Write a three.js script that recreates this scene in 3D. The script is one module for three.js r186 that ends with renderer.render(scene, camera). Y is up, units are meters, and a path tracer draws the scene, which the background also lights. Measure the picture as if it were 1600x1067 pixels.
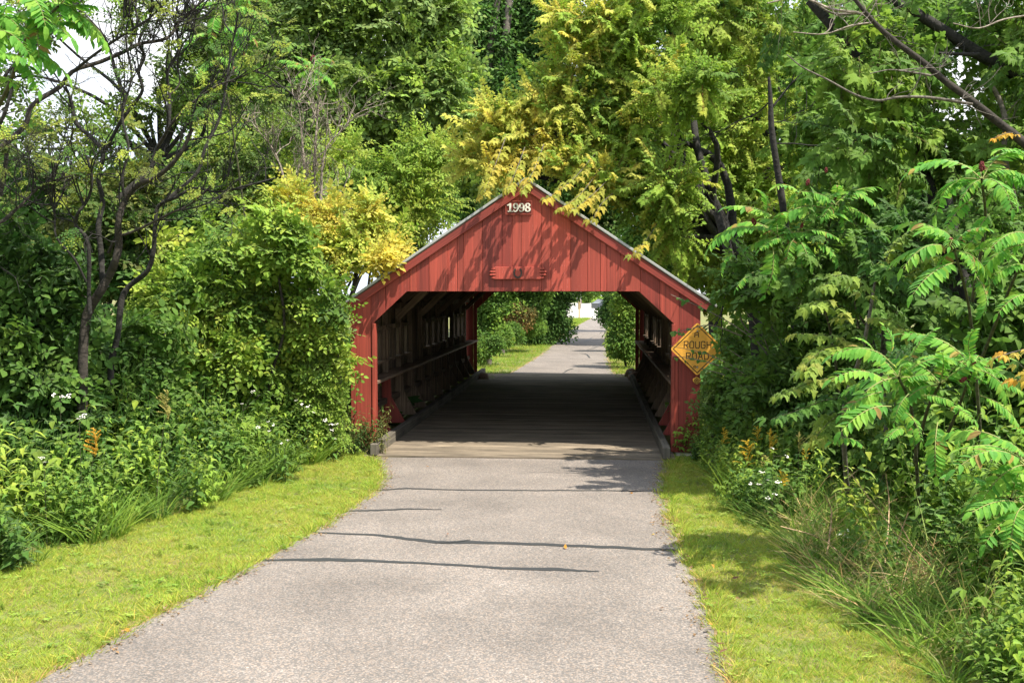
import * as THREE from 'three';
import { mergeGeometries } from 'three/addons/utils/BufferGeometryUtils.js';
import { RoundedBoxGeometry } from 'three/addons/geometries/RoundedBoxGeometry.js';
import { TextGeometry } from 'three/addons/geometries/TextGeometry.js';
import { FontLoader } from 'three/addons/loaders/FontLoader.js';
import { ImprovedNoise } from 'three/addons/math/ImprovedNoise.js';

// ------------------------------------------------------------ camera, sky, sun, exposure
const scene = new THREE.Scene();
const EYE = 2.44, FPX = 1600, PITCH = Math.atan(76.5 / FPX);
const camera = new THREE.PerspectiveCamera(2 * Math.atan(533.5 / FPX) * 180 / Math.PI, 1600 / 1067, 0.1, 2000);
camera.position.set(0, EYE, 0);
camera.rotation.x = -PITCH;
scene.add(camera);
const renderer = new THREE.WebGLRenderer({ antialias: true });
renderer.toneMapping = THREE.LinearToneMapping;
renderer.toneMappingExposure = 1.95;
renderer.shadowMap.enabled = true;
renderer.shadowMap.type = THREE.PCFSoftShadowMap;

const noise = new ImprovedNoise();
const fbm = (x, y, z = 0, o = 4) => { let s = 0, a = .5; for (let i = 0; i < o; i++) { s += a * noise.noise(x, y, z); x *= 2.03; y *= 2.03; z *= 2.03; a *= .5; } return s; };
{ // bright, thinly clouded summer sky
  const w = 512, h = 256, data = new Float32Array(w * h * 4);
  for (let j = 0; j < h; j++) for (let i = 0; i < w; i++) {
    const el = (j + .5) / h * Math.PI - Math.PI / 2, az = (i + .5) / w * 2 * Math.PI;
    const d = [Math.cos(el) * Math.cos(az), Math.sin(el), Math.cos(el) * Math.sin(az)];
    const c = THREE.MathUtils.smoothstep(fbm(d[0] * 2.2 + 9, d[1] * 4, d[2] * 2.2, 5) + .22, -.1, .3);
    const up = Math.max(0, d[1]);
    const blue = [.62 - .3 * up, .8 - .26 * up, 1.0 - .12 * up], cl = [1.12, 1.14, 1.18];
    const m = Math.min(1, c * .85 + .35 * Math.pow(1 - up, 3));
    const k = (j * w + i) * 4;
    for (let q = 0; q < 3; q++) data[k + q] = (blue[q] * (1 - m) + cl[q] * m) * .74;
    data[k + 3] = 1;
  }
  const t = new THREE.DataTexture(data, w, h, THREE.RGBAFormat, THREE.FloatType);
  t.mapping = THREE.EquirectangularReflectionMapping; t.magFilter = THREE.LinearFilter; t.needsUpdate = true;
  scene.background = t; scene.environment = t;
}
const SUN_AZ = 54 * Math.PI / 180, SUN_EL = 59 * Math.PI / 180;
const sunDir = new THREE.Vector3(Math.sin(SUN_AZ) * Math.cos(SUN_EL), Math.sin(SUN_EL), Math.cos(SUN_AZ) * Math.cos(SUN_EL));
const sun = new THREE.DirectionalLight(new THREE.Color(1, .92, .77), 5);
sun.position.copy(sunDir).multiplyScalar(80).add(new THREE.Vector3(0, 0, -15));
sun.target.position.set(0, 0, -15); scene.add(sun.target);
sun.castShadow = true; sun.shadow.mapSize.set(4096, 4096);
Object.assign(sun.shadow.camera, { left: -40, right: 40, top: 40, bottom: -40, near: 1, far: 250 });
scene.add(sun);

// ------------------------------------------------------------ helpers
function mulberry(a) { return () => { a |= 0; a = a + 0x6D2B79F5 | 0; let t = Math.imul(a ^ a >>> 15, 1 | a); t = t + Math.imul(t ^ t >>> 7, 61 | t) ^ t; return ((t ^ t >>> 14) >>> 0) / 4294967296; }; }
let rng = mulberry(11);
const seed = n => { rng = mulberry(n); };
const R = (a, b) => a + (b - a) * rng();
const V = (x, y, z) => new THREE.Vector3(x, y, z);
const RV = s => V(R(-s, s), R(-s, s), R(-s, s));
const C = (r, g, b) => new THREE.Color().setRGB(r, g, b);
const cp = Math.cos(PITCH), sp = Math.sin(PITCH);
// a point seen at (px, py) of the 1600 x 1067 frame, at distance d ahead of the camera
function P(px, py, d) {
  const x = (px - 800) / FPX, y = -(py - 533.5) / FPX;
  const yy = y * cp - sp, zz = -(y * sp + cp), k = d / -zz;
  return V(x * k, EYE + yy * k, -d);
}
function G(px, py, h = 0) { // a point on the flat ground
  const x = (px - 800) / FPX, y = -(py - 533.5) / FPX;
  const yy = y * cp - sp, zz = -(y * sp + cp), k = (EYE - h) / -yy;
  return V(x * k, h, zz * k);
}
const PX = d => d / FPX; // metres per pixel at distance d
const used = new Map();
function numbered(n) { const k = used.get(n) || 0; used.set(n, k + 1); return k ? `${n}_${String(k).padStart(3, '0')}` : n; }
function tag(o, label, category, group, kind) { o.userData.label = label; if (category) o.userData.category = category; if (group) o.userData.group = group; if (kind) o.userData.kind = kind; return o; }
function thing(name, label, category, pos, group) { const o = new THREE.Group(); o.name = numbered(name); if (pos) o.position.copy(pos); scene.add(o); return tag(o, label, category, group); }
function shade(o) { o.castShadow = true; o.receiveShadow = true; return o; }
function part(name, geo, mat, parent) { const m = shade(new THREE.Mesh(geo, mat)); m.name = name; parent.add(m); return m; }
function struct(name, geo, mat, label) { const m = shade(new THREE.Mesh(geo, mat)); m.name = numbered(name); m.userData.kind = 'structure'; if (label) m.userData.label = label; scene.add(m); return m; }
function box(w, h, d, x = 0, y = 0, z = 0, r = 0) { const g = r ? new RoundedBoxGeometry(w, h, d, 2, r) : new THREE.BoxGeometry(w, h, d); g.translate(x, y, z); return g; }
function uvShift(g) { const u = g.attributes.uv, a = R(0, 7), b = R(0, 7); for (let i = 0; i < u.count; i++) u.setXY(i, u.getX(i) + a, u.getY(i) + b); return g; }
function boxUV(g, along = 'y') { // uv in metres from the largest face direction, grain along the given axis
  const p = g.attributes.position, n = g.attributes.normal, u = g.attributes.uv, a = R(0, 7), b = R(0, 7);
  for (let i = 0; i < p.count; i++) {
    const c = { x: p.getX(i), y: p.getY(i), z: p.getZ(i) }, o = ['x', 'y', 'z'].filter(k => k !== along);
    const nn = { x: Math.abs(n.getX(i)), y: Math.abs(n.getY(i)), z: Math.abs(n.getZ(i)) };
    const other = nn[o[0]] > nn[o[1]] ? o[1] : o[0];
    u.setXY(i, c[other] + a, c[along] + b);
  }
  return g;
}
function canvasTex(w, h, draw, srgb = true) { const c = document.createElement('canvas'); c.width = w; c.height = h; draw(c.getContext('2d'), w, h); const t = new THREE.CanvasTexture(c); if (srgb) t.colorSpace = THREE.SRGBColorSpace; t.anisotropy = 8; return t; }
function dataTex(n, m, fn, metresX, metresY) { // linear-light colour function -> tiled texture
  const d = new Uint8Array(n * m * 4), q = v => Math.round(255 * Math.pow(Math.min(1, Math.max(0, v)), 1 / 2.2));
  for (let j = 0; j < m; j++) for (let i = 0; i < n; i++) { const c = fn(i / n, j / m), k = (j * n + i) * 4; d[k] = q(c[0]); d[k + 1] = q(c[1]); d[k + 2] = q(c[2]); d[k + 3] = 255; }
  const t = new THREE.DataTexture(d, n, m); t.colorSpace = THREE.SRGBColorSpace; t.wrapS = t.wrapT = THREE.RepeatWrapping; t.magFilter = THREE.LinearFilter; t.minFilter = THREE.LinearMipmapLinearFilter; t.generateMipmaps = true; t.anisotropy = 8;
  t.repeat.set(1 / metresX, 1 / metresY); t.needsUpdate = true; return t;
}
// tileable value noise
function tileNoise(nx, ny, s) { const r = mulberry(s), g = new Float32Array(nx * ny).map(() => r()); return (u, v) => { const x = u * nx, y = v * ny, i = Math.floor(x), j = Math.floor(y); let a = x - i, b = y - j; a = a * a * (3 - 2 * a); b = b * b * (3 - 2 * b); const at = (p, q) => g[((q % ny) + ny) % ny * nx + ((p % nx) + nx) % nx]; return (at(i, j) * (1 - a) + at(i + 1, j) * a) * (1 - b) + (at(i, j + 1) * (1 - a) + at(i + 1, j + 1) * a) * b; }; }

// ------------------------------------------------------------ materials
const M = {};
{
  const g1 = tileNoise(160, 6, 1), g2 = tileNoise(60, 3, 2), g3 = tileNoise(5, 5, 3), g4 = tileNoise(400, 12, 4);
  const knots = []; { const r = mulberry(5); for (let i = 0; i < 9; i++) knots.push([r(), r(), .008 + .012 * r()]); }
  const redFn = (u, v) => {
    let k = .86 + .34 * (g1(u, v) - .5) + .26 * (g2(u, v) - .5) + .34 * (g3(u, v) - .5) + .22 * (g4(u, v) - .5), w = 0;
    for (const [a, b, s] of knots) { const du = (u - a) * 1.6, dv = (v - b) * 3.2, e = Math.hypot(du, dv * .7) / s; if (e < 3) { const ring = Math.cos(e * 4) * Math.exp(-e); k *= 1 - .28 * Math.exp(-e * e) - .1 * ring; } }
    const chip = g4(u * 1.7, v * 5) > .93 && g3(u, v) > .6 ? .12 : 0;
    return [.41 * k + chip, .063 * k + chip, .04 * k + chip];
  };
  const red = dataTex(512, 1024, redFn, 1.6, 3.2);
  const redBump = dataTex(512, 1024, (u, v) => { const k = .3 + .5 * g1(u, v) + .2 * g4(u, v); return [k, k, k]; }, 1.6, 3.2); redBump.colorSpace = THREE.NoColorSpace;
  M.red = [1, .82, 1.1, .72, .92].map((t, i) => new THREE.MeshStandardMaterial({ map: red, bumpMap: redBump, bumpScale: .0015, roughness: .62, color: C(t, t * (i === 3 ? .92 : 1), t) }));
  const w1 = tileNoise(140, 5, 11), w2 = tileNoise(50, 3, 12), w3 = tileNoise(7, 6, 13), w4 = tileNoise(260, 14, 14);
  const wood = dataTex(512, 1024, (u, v) => { const k = .8 + .5 * (w1(u, v) - .5) + .4 * (w2(u, v) - .5) + .5 * (w3(u, v) - .5), dk = w4(u, v) > .8 ? .6 : 1; return [.36 * k * dk, .29 * k * dk, .215 * k * dk]; }, 1, 2);
  M.deck = [.8, .66, .94, .74].map(t => new THREE.MeshStandardMaterial({ map: wood, roughness: .85, color: C(t, t, t), bumpMap: wood, bumpScale: .003 }));
  M.grayWood = new THREE.MeshStandardMaterial({ map: wood, roughness: .9, color: C(.5, .55, .6), bumpMap: wood, bumpScale: .003 });
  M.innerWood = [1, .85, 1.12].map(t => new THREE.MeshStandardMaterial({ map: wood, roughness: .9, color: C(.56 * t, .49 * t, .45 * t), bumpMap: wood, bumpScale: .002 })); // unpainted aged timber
  M.drip = new THREE.MeshStandardMaterial({ color: C(.42, .43, .43), roughness: .45, metalness: .25 });
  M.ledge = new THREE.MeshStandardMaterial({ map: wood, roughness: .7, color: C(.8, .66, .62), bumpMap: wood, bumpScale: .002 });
  const sh1 = tileNoise(40, 40, 21), sh2 = tileNoise(200, 200, 22);
  M.roof = new THREE.MeshStandardMaterial({ map: dataTex(256, 256, (u, v) => { const k = .05 + .05 * sh1(u, v) + .05 * sh2(u, v); return [k, k * .95, k * .9]; }, 2, 2), roughness: .95 });
  M.iron = new THREE.MeshStandardMaterial({ color: C(.07, .055, .05), roughness: .6, metalness: .6 });
  M.galv = new THREE.MeshStandardMaterial({ color: C(.35, .36, .37), roughness: .5, metalness: .7 });
  M.white = new THREE.MeshStandardMaterial({ color: C(.72, .7, .64), roughness: .6 });
  M.rust = new THREE.MeshStandardMaterial({ color: C(.36, .1, .09), roughness: .7 });
  // asphalt: pinkish grey aggregate
  const a1 = mulberry(31), n = 1024, spots = new Float32Array(n * n), tint = new Float32Array(n * n);
  for (let i = 0; i < 95000; i++) { const x = a1() * n | 0, y = a1() * n | 0, r = .8 + a1() * 1.7, v = a1(), t = a1(); for (let dy = -4; dy <= 4; dy++) for (let dx = -4; dx <= 4; dx++) if (dx * dx + dy * dy * (1 + t) < r * r) { const k = ((y + dy + n) % n) * n + (x + dx + n) % n; spots[k] = v; tint[k] = t; } }
  const b1 = tileNoise(9, 9, 33), b2 = tileNoise(40, 40, 34), b3 = tileNoise(512, 512, 35);
  const asph = (u, v) => { const k = (Math.floor(v * n) % n) * n + Math.floor(u * n) % n, s = spots[k]; let g = s < .06 ? .13 : s < .2 ? .2 : s < .85 ? .25 + .08 * (s - .25) : s < .97 ? .33 : .42; g *= .92 + .12 * (b1(u, v) - .5) + .12 * (b2(u, v) - .5) + .25 * (b3(u, v) - .5); const p = tint[k]; g = .82 * g + .18 * .27; g *= .8; return [g * (1.18 + .2 * (p - .5)), g * .985, g * (.86 - .14 * (p - .5))]; };
  M.asphalt = new THREE.MeshStandardMaterial({ map: dataTex(n, n, asph, 3.4, 3.4), roughness: .92, vertexColors: true });
  M.asphalt.bumpMap = M.asphalt.map; M.asphalt.bumpScale = .004;
  M.tar = new THREE.MeshStandardMaterial({ color: C(.035, .038, .04), roughness: .55 });
  const d1 = tileNoise(30, 30, 41), d2 = tileNoise(200, 200, 42), d3 = tileNoise(7, 7, 43), d4 = tileNoise(500, 500, 44);
  M.ground = new THREE.MeshStandardMaterial({ map: dataTex(1024, 1024, (u, v) => { const g = .5 * d1(u, v) + .5 * d3(u, v), k = .55 + .6 * d2(u, v) + .3 * d4(u, v); return [(.12 + .06 * g) * k, (.13 + .05 * (1 - g)) * k, .04 * k]; }, 5, 5), roughness: 1 });
  M.dirt = new THREE.MeshStandardMaterial({ map: dataTex(512, 512, (u, v) => { const k = .5 + .5 * d2(u, v) + .4 * (d4(u, v) - .3); return [.3 * k, .2 * k, .12 * k]; }, 1.5, 1.5), roughness: 1 });
  const c1 = tileNoise(12, 12, 51), c2 = tileNoise(120, 120, 52);
  M.concrete = new THREE.MeshStandardMaterial({ map: dataTex(512, 512, (u, v) => { const k = .75 + .3 * c1(u, v) + .25 * (c2(u, v) - .5); return [.34 * k, .31 * k, .27 * k]; }, 2, 2), roughness: .95 });
  M.lot = new THREE.MeshStandardMaterial({ color: C(.46, .44, .41), roughness: .95 });
  const k1 = tileNoise(12, 40, 61), k2 = tileNoise(60, 90, 62);
  const barkT = dataTex(256, 256, (u, v) => { const k = .5 + .7 * k1(u, v) + .5 * (k2(u, v) - .5); return [k * .6, k * .6, k * .6]; }, 1, 1);
  const bark = (r, g, b) => new THREE.MeshStandardMaterial({ map: barkT, color: C(r, g, b), roughness: .95, bumpMap: barkT, bumpScale: .01 });
  M.barkDark = bark(.07, .058, .05); M.barkBlack = bark(.045, .042, .04); M.barkGray = bark(.24, .21, .18); M.barkGreen = bark(.12, .12, .06); M.barkPale = bark(.5, .42, .36);
  const leaf = (t, gloss = .3) => new THREE.MeshPhysicalMaterial({ vertexColors: true, side: THREE.DoubleSide, roughness: 1, transmission: t, thickness: 0, specularIntensity: .3, clearcoat: gloss, clearcoatRoughness: .42 });
  M.leaf = leaf(.5, .12); M.leafMatte = leaf(.48, .08); M.grass = leaf(.42, .06);
}

// ------------------------------------------------------------ foliage building blocks
const OUT = {
  simple: [[0, 0], [.42, .5], [1, 0]],
  ovate: [[0, 0], [.14, .3], [.4, .5], [.72, .32], [1, 0]],
  round: [[0, 0], [.12, .42], [.45, .52], [.8, .36], [1, 0]],
  lance: [[0, 0], [.2, .42], [.55, .5], [.84, .24], [1, 0]],
  lobed: [[0, 0], [.16, .3], [.36, .52], [.5, .34], [.64, .36], [.78, .16], [1, 0]],
  maple: [[0, 0], [.1, .5], [.3, .34], [.45, .62], [.58, .24], [.75, .26], [1, 0]],
};
class MB {
  constructor() { this.p = []; this.c = []; }
  tri(a, b, c, col) { this.p.push(a.x, a.y, a.z, b.x, b.y, b.z, c.x, c.y, c.z); for (let i = 0; i < 3; i++) this.c.push(col.r, col.g, col.b); }
  // a leaf from o along t, face up u
  leaf(o, t, u, len, wid, kind, col, fold = .25, droop = .25) {
    t = t.clone().normalize(); const s = V().crossVectors(t, u).normalize(), n = V().crossVectors(s, t).normalize(), out = OUT[kind];
    const mid = [], a = [], b = [];
    for (const [f, w] of out) {
      const m = o.clone().addScaledVector(t, len * f * (1 - .1 * droop * f)).addScaledVector(n, -droop * len * f * f);
      mid.push(m); const q = wid * w;
      a.push(m.clone().addScaledVector(s, q).addScaledVector(n, fold * q)); b.push(m.clone().addScaledVector(s, -q).addScaledVector(n, fold * q));
    }
    const L = out.length - 1, c2 = col.clone().multiplyScalar(.93);
    for (let i = 0; i < L; i++) {
      if (i === 0) { this.tri(mid[0], a[1], mid[1], col); this.tri(mid[0], mid[1], b[1], c2); }
      else if (i === L - 1) { this.tri(mid[i], a[i], mid[L], col); this.tri(mid[i], mid[L], b[i], c2); }
      else { this.tri(mid[i], a[i], a[i + 1], col); this.tri(mid[i], a[i + 1], mid[i + 1], col); this.tri(mid[i], mid[i + 1], b[i + 1], c2); this.tri(mid[i], b[i + 1], b[i], c2); }
    }
  }
  // a blade of grass: bent narrow strip
  blade(o, t, bend, len, w, col, seg = 3) {
    const s = V().crossVectors(t, V(R(-1, 1), .1, R(-1, 1))).normalize(); let p = o.clone(), d = t.clone().normalize(), q0 = p.clone().addScaledVector(s, w), q1 = p.clone().addScaledVector(s, -w);
    for (let i = 1; i <= seg; i++) {
      d.addScaledVector(bend, 1 / seg).normalize(); p = p.clone().addScaledVector(d, len / seg);
      const k = w * (1 - i / seg), r0 = p.clone().addScaledVector(s, k), r1 = p.clone().addScaledVector(s, -k);
      this.tri(q0, q1, r0, col); if (i < seg) this.tri(q1, r1, r0, col); q0 = r0; q1 = r1;
    }
  }
  stick(a, b, r0, r1, col) { const t = b.clone().sub(a).normalize(), s = V().crossVectors(t, Math.abs(t.y) > .9 ? V(1, 0, 0) : V(0, 1, 0)).normalize(), n = V().crossVectors(s, t); const ring = (o, r) => [0, 1, 2].map(i => o.clone().addScaledVector(s, r * Math.cos(i * 2.094)).addScaledVector(n, r * Math.sin(i * 2.094))); const A = ring(a, r0), B = ring(b, r1); for (let i = 0; i < 3; i++) { const j = (i + 1) % 3; this.tri(A[i], A[j], B[i], col); this.tri(A[j], B[j], B[i], col); } }
  geo() { const g = new THREE.BufferGeometry(); g.setAttribute('position', new THREE.Float32BufferAttribute(this.p, 3)); g.setAttribute('color', new THREE.Float32BufferAttribute(this.c, 3)); g.computeVertexNormals(); return g; }
}
const TW = C(.7, .35, .9); // twig tint, multiplied by the copy's leaf colour
const vary = (k = .18) => { const v = 1 + R(-k, k), y = R(-k, k) * .6; return C(v * (1 + y), v, v * (1 - y)); };
// a spray of alternate leaves on a few twigs, along +z with +y as its upper side; unit scale is metres
function spray({ twigs = 3, leaves = 9, L = .42, len = .105, wid = .07, kind = 'ovate', droop = .3, open = .8, flat = .35 }) {
  const mb = new MB();
  for (let k = 0; k < twigs; k++) {
    const a = twigs === 1 ? 0 : (k / (twigs - 1) - .5) * open * 2, d0 = V(Math.sin(a), R(-flat, flat), Math.cos(a)).normalize(), LL = L * R(.75, 1.1) * (1 - .25 * Math.abs(a));
    let prev = V(0, 0, 0);
    for (let i = 1; i <= leaves; i++) {
      const f = i / leaves, p = d0.clone().multiplyScalar(LL * f).add(V(0, -.12 * LL * f * f, 0));
      if (i === leaves || i % 3 === 0) { mb.stick(prev, p, .004 * (1.2 - f), .004 * (1.15 - f), TW); prev = p; }
      const sd = i % 2 ? 1 : -1, last = i === leaves, t = last ? d0.clone() : d0.clone().multiplyScalar(.6).add(V(sd * Math.cos(a), R(-.35, .35), -sd * Math.sin(a)));
      mb.leaf(p, t.add(RV(.2)), V(0, 1, 0).add(RV(.45)), len * R(.7, 1.15), wid * R(.8, 1.15), kind, vary(), R(.1, .4), droop * R(.3, 1.6));
    }
  }
  return mb.geo();
}
// compound boxelder leaf, 3 to 5 drooping leaflets, along +z
function compound(mb, o, dir, up, s, n = 3) {
  const t = dir.clone().normalize(), side = V().crossVectors(t, up).normalize(), pet = .55 * s, e = o.clone().addScaledVector(t, pet), cc = vary(.1);
  mb.stick(o, e, .0022, .0016, C(.9, .6, .6));
  mb.leaf(e, t.clone().add(V(0, -.35, 0)), up.clone().add(RV(.2)), s * R(.9, 1.1), s * .6, 'maple', cc, .25, .35);
  for (const q of [1, -1]) {
    mb.leaf(o.clone().addScaledVector(t, pet * .8), t.clone().multiplyScalar(.55).addScaledVector(side, q * .8).add(V(0, -.3, 0)), up.clone().add(RV(.25)), s * R(.75, .95), s * .5, 'lobed', cc, .25, .4);
    if (n > 3) mb.leaf(o.clone().addScaledVector(t, pet * .45), t.clone().multiplyScalar(.2).addScaledVector(side, q).add(V(0, -.3, 0)), up.clone().add(RV(.25)), s * R(.6, .75), s * .42, 'ovate', cc, .25, .4);
  }
}
function boxSpray(n, s, L) {
  const mb = new MB();
  mb.stick(V(0, 0, 0), V(0, -.04, L), .005, .003, TW);
  for (let i = 1; i <= n; i++) for (const q of [1, -1]) { const f = i / n; compound(mb, V(0, -.04 * f, L * f), V(q * (1.1 - .6 * f), R(-.2, .25), .5 + .5 * f), V(R(-.3, .3), 1, R(-.1, .5)), s * R(.8, 1.1), R(0, 1) > .6 ? 5 : 3); }
  return mb.geo();
}
function farSpray(n, r, len, wid, kind = 'simple') {
  const mb = new MB();
  for (let i = 0; i < n; i++) { const d = RV(1).normalize(), p = d.clone().multiply(V(r, r * .6, r)).multiplyScalar(Math.cbrt(rng())); mb.leaf(p, d.clone().add(RV(.6)).add(V(0, -.2, .3)), V(0, 1, .5).add(RV(.7)), len * R(.7, 1.2), wid * R(.8, 1.2), kind, vary(.22), R(0, .4), R(0, .5)); }
  return mb.geo();
}
seed(101);
const GEO = {
  ovate: [0, 1, 2].map(() => spray({})),
  ovateBig: [0, 1, 2].map(() => spray({ twigs: 2, leaves: 7, L: .42, len: .15, wid: .105, droop: .4 })),
  round: [0, 1, 2].map(() => spray({ twigs: 3, leaves: 8, L: .36, len: .075, wid: .07, kind: 'round' })),
  small: [0, 1, 2].map(() => spray({ twigs: 4, leaves: 10, L: .4, len: .07, wid: .042, kind: 'ovate' })),
  box: [0, 1, 2].map(() => boxSpray(4, .12, .42)),
  boxFine: [0, 1, 2].map(() => boxSpray(6, .09, .48)),
  maple: [0, 1, 2].map(() => spray({ twigs: 3, leaves: 8, L: .5, len: .12, wid: .1, kind: 'maple', droop: .35 })),
  far: [0, 1, 2].map(() => farSpray(60, .55, .17, .1)),
  farBig: [0, 1].map(() => farSpray(70, .9, .3, .2)),
  pinnate: [0, 1, 2].map(() => spray({ twigs: 3, leaves: 14, L: .55, len: .1, wid: .04, kind: 'lance', droop: .5, open: .6 })),
};
function frame(t, up) { const z = t.clone().normalize(), x = V().crossVectors(up, z).normalize(), y = V().crossVectors(z, x); return new THREE.Matrix4().makeBasis(x, y, z); }
function instances(name, geo, mat, list, parent, stuff = true) {
  const im = shade(new THREE.InstancedMesh(geo, mat, list.length)); im.name = name;
  list.forEach((e, i) => { im.setMatrixAt(i, e.m); im.setColorAt(i, e.c); });
  if (stuff) im.userData.kind = 'stuff';
  parent.add(im); return im;
}
const pal = (...cs) => p => { const f = Math.min(.999, Math.max(0, .5 + 1.1 * fbm(p.x * .9, p.y * .9, p.z * .9, 3) + R(-.28, .28))) * (cs.length - 1), i = Math.floor(f), c = cs[i].clone().lerp(cs[Math.min(i + 1, cs.length - 1)], f - i); return c.multiplyScalar(R(.82, 1.18)); };
// foliage over a set of rounded masses; puffs: {c, r}
function crown(parent, puffs0, { geos, mat = M.leaf, dens = 60, palette, scale = 1, droop = .15, fill = .3, sq = .85, up = .7, sub = 5 }) {
  const lists = geos.map(() => []), tips = [], puffs = [];
  for (const q of puffs0) { if (!sub) { puffs.push(q); continue; } puffs.push({ c: q.c, r: q.r * .62, k: (q.k || 1) * .8 }); for (let i = 0; i < sub; i++) { const d = RV(1).normalize(); if (d.z < -.3) d.z *= -1; puffs.push({ c: q.c.clone().addScaledVector(V(d.x, d.y * sq, d.z), q.r * .72), r: q.r * R(.34, .56), k: q.k }); } }
  for (const { c, r, k = 1 } of puffs) {
    const n = Math.max(4, Math.round(1.5 * dens * k * Math.pow(r, 1.8)));
    for (let i = 0; i < n; i++) {
      const d = RV(1); if (d.lengthSq() > 1 || d.lengthSq() < .01) { i--; continue; } d.normalize();
      if (d.z < -.45) d.z = -d.z;
      const lump = 1 + .55 * fbm(c.x * 3 + d.x * 1.8, c.y * 3 + d.y * 1.8, d.z * 1.8 + c.z, 3), rr = r * lump * (1 - (1 - fill) * Math.pow(rng(), 2.2));
      const p = c.clone().addScaledVector(V(d.x, d.y * sq, d.z), rr);
      const t = d.clone().add(RV(.8)).add(V(0, -droop, 0));
      const m = frame(t, V(0, up * .25, 0).addScaledVector(d, .85).addScaledVector(sunDir, .5).add(RV(.4))); const s = scale * R(.7, 1.25);
      m.scale(V(s, s, s)).setPosition(p);
      lists[Math.floor(rng() * geos.length)].push({ m, c: palette(p) });
      if (rng() < .12) tips.push({ p, c });
    }
  }
  lists.forEach((l, i) => l.length && instances('foliage', geos[i], mat, l, parent));
  return tips;
}
// a tapered bent limb through points with radii
function limb(pts, radii, sides = 7, wob = 0) {
  const cur = new THREE.CatmullRomCurve3(pts, false, 'centripetal'), n = Math.max(2, (pts.length - 1) * 4), pos = [], uv = [], idx = []; let u = V(1, 0, 0), len = 0, prev = null;
  for (let i = 0; i <= n; i++) {
    const f = i / n, p = cur.getPoint(f), t = cur.getTangent(f); u.sub(t.clone().multiplyScalar(u.dot(t))); if (u.lengthSq() < .01) u.set(0, 0, 1).sub(t.clone().multiplyScalar(t.z)); u.normalize(); const w = V().crossVectors(t, u);
    if (prev) len += prev.distanceTo(p); prev = p;
    const g = f * (radii.length - 1), k = Math.min(radii.length - 2, Math.floor(g)), r = radii[k] + (radii[k + 1] - radii[k]) * (g - k);
    for (let j = 0; j <= sides; j++) { const a = j / sides * 2 * Math.PI, q = r * (1 + wob * fbm(p.x * 9 + Math.cos(a), p.y * 4, Math.sin(a) + p.z * 9, 2)); pos.push(p.x + (u.x * Math.cos(a) + w.x * Math.sin(a)) * q, p.y + (u.y * Math.cos(a) + w.y * Math.sin(a)) * q, p.z + (u.z * Math.cos(a) + w.z * Math.sin(a)) * q); uv.push(j / sides * Math.max(.12, r * 6), len); }
    if (i) for (let j = 0; j < sides; j++) { const a = (i - 1) * (sides + 1) + j, b = a + sides + 1; idx.push(a, b, a + 1, b, b + 1, a + 1); }
  }
  const g = new THREE.BufferGeometry(); g.setAttribute('position', new THREE.Float32BufferAttribute(pos, 3)); g.setAttribute('uv', new THREE.Float32BufferAttribute(uv, 2)); g.setIndex(idx); g.computeVertexNormals(); return g;
}
function bend(a, b, k, n = 3) { const o = [a.clone()], L = a.distanceTo(b); for (let i = 1; i < n; i++) o.push(a.clone().lerp(b, i / n).add(RV(L * k)).add(V(0, L * k * .6, 0))); o.push(b.clone()); return o; }
// crooked thin side twigs growing off a limb's points
function twigs(pts, n, L, r, mat, parent, sub = 2) {
  const gs = [], cur = new THREE.CatmullRomCurve3(pts, false, 'centripetal'), ends = [];
  const grow = (a, d, l, rad, lev) => { const p = [a]; let q = a.clone(), v = d.clone(); for (let i = 0; i < 4; i++) { v.add(RV(.42)).add(V(0, .12, 0)).normalize(); q = q.clone().addScaledVector(v, l / 4); p.push(q); } gs.push(limb(p, [rad, rad * .35], 4)); ends.push(q); if (lev > 0) for (let j = 0; j < 3; j++) grow(p[1 + Math.floor(rng() * 3)], v.clone().add(RV(.9)).normalize(), l * R(.4, .7), rad * .55, lev - 1); };
  for (let i = 0; i < n; i++) { const f = R(.15, 1), t = cur.getTangent(f); grow(cur.getPoint(f), t.clone().multiplyScalar(.6).add(RV(.8)).add(V(0, .25, 0)).normalize(), L * R(.5, 1.2), r * R(.6, 1.1), sub); }
  if (gs.length) { const m = part('twigs', mergeGeometries(gs), mat, parent); m.userData.kind = 'stuff'; }
  return ends;
}
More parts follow.
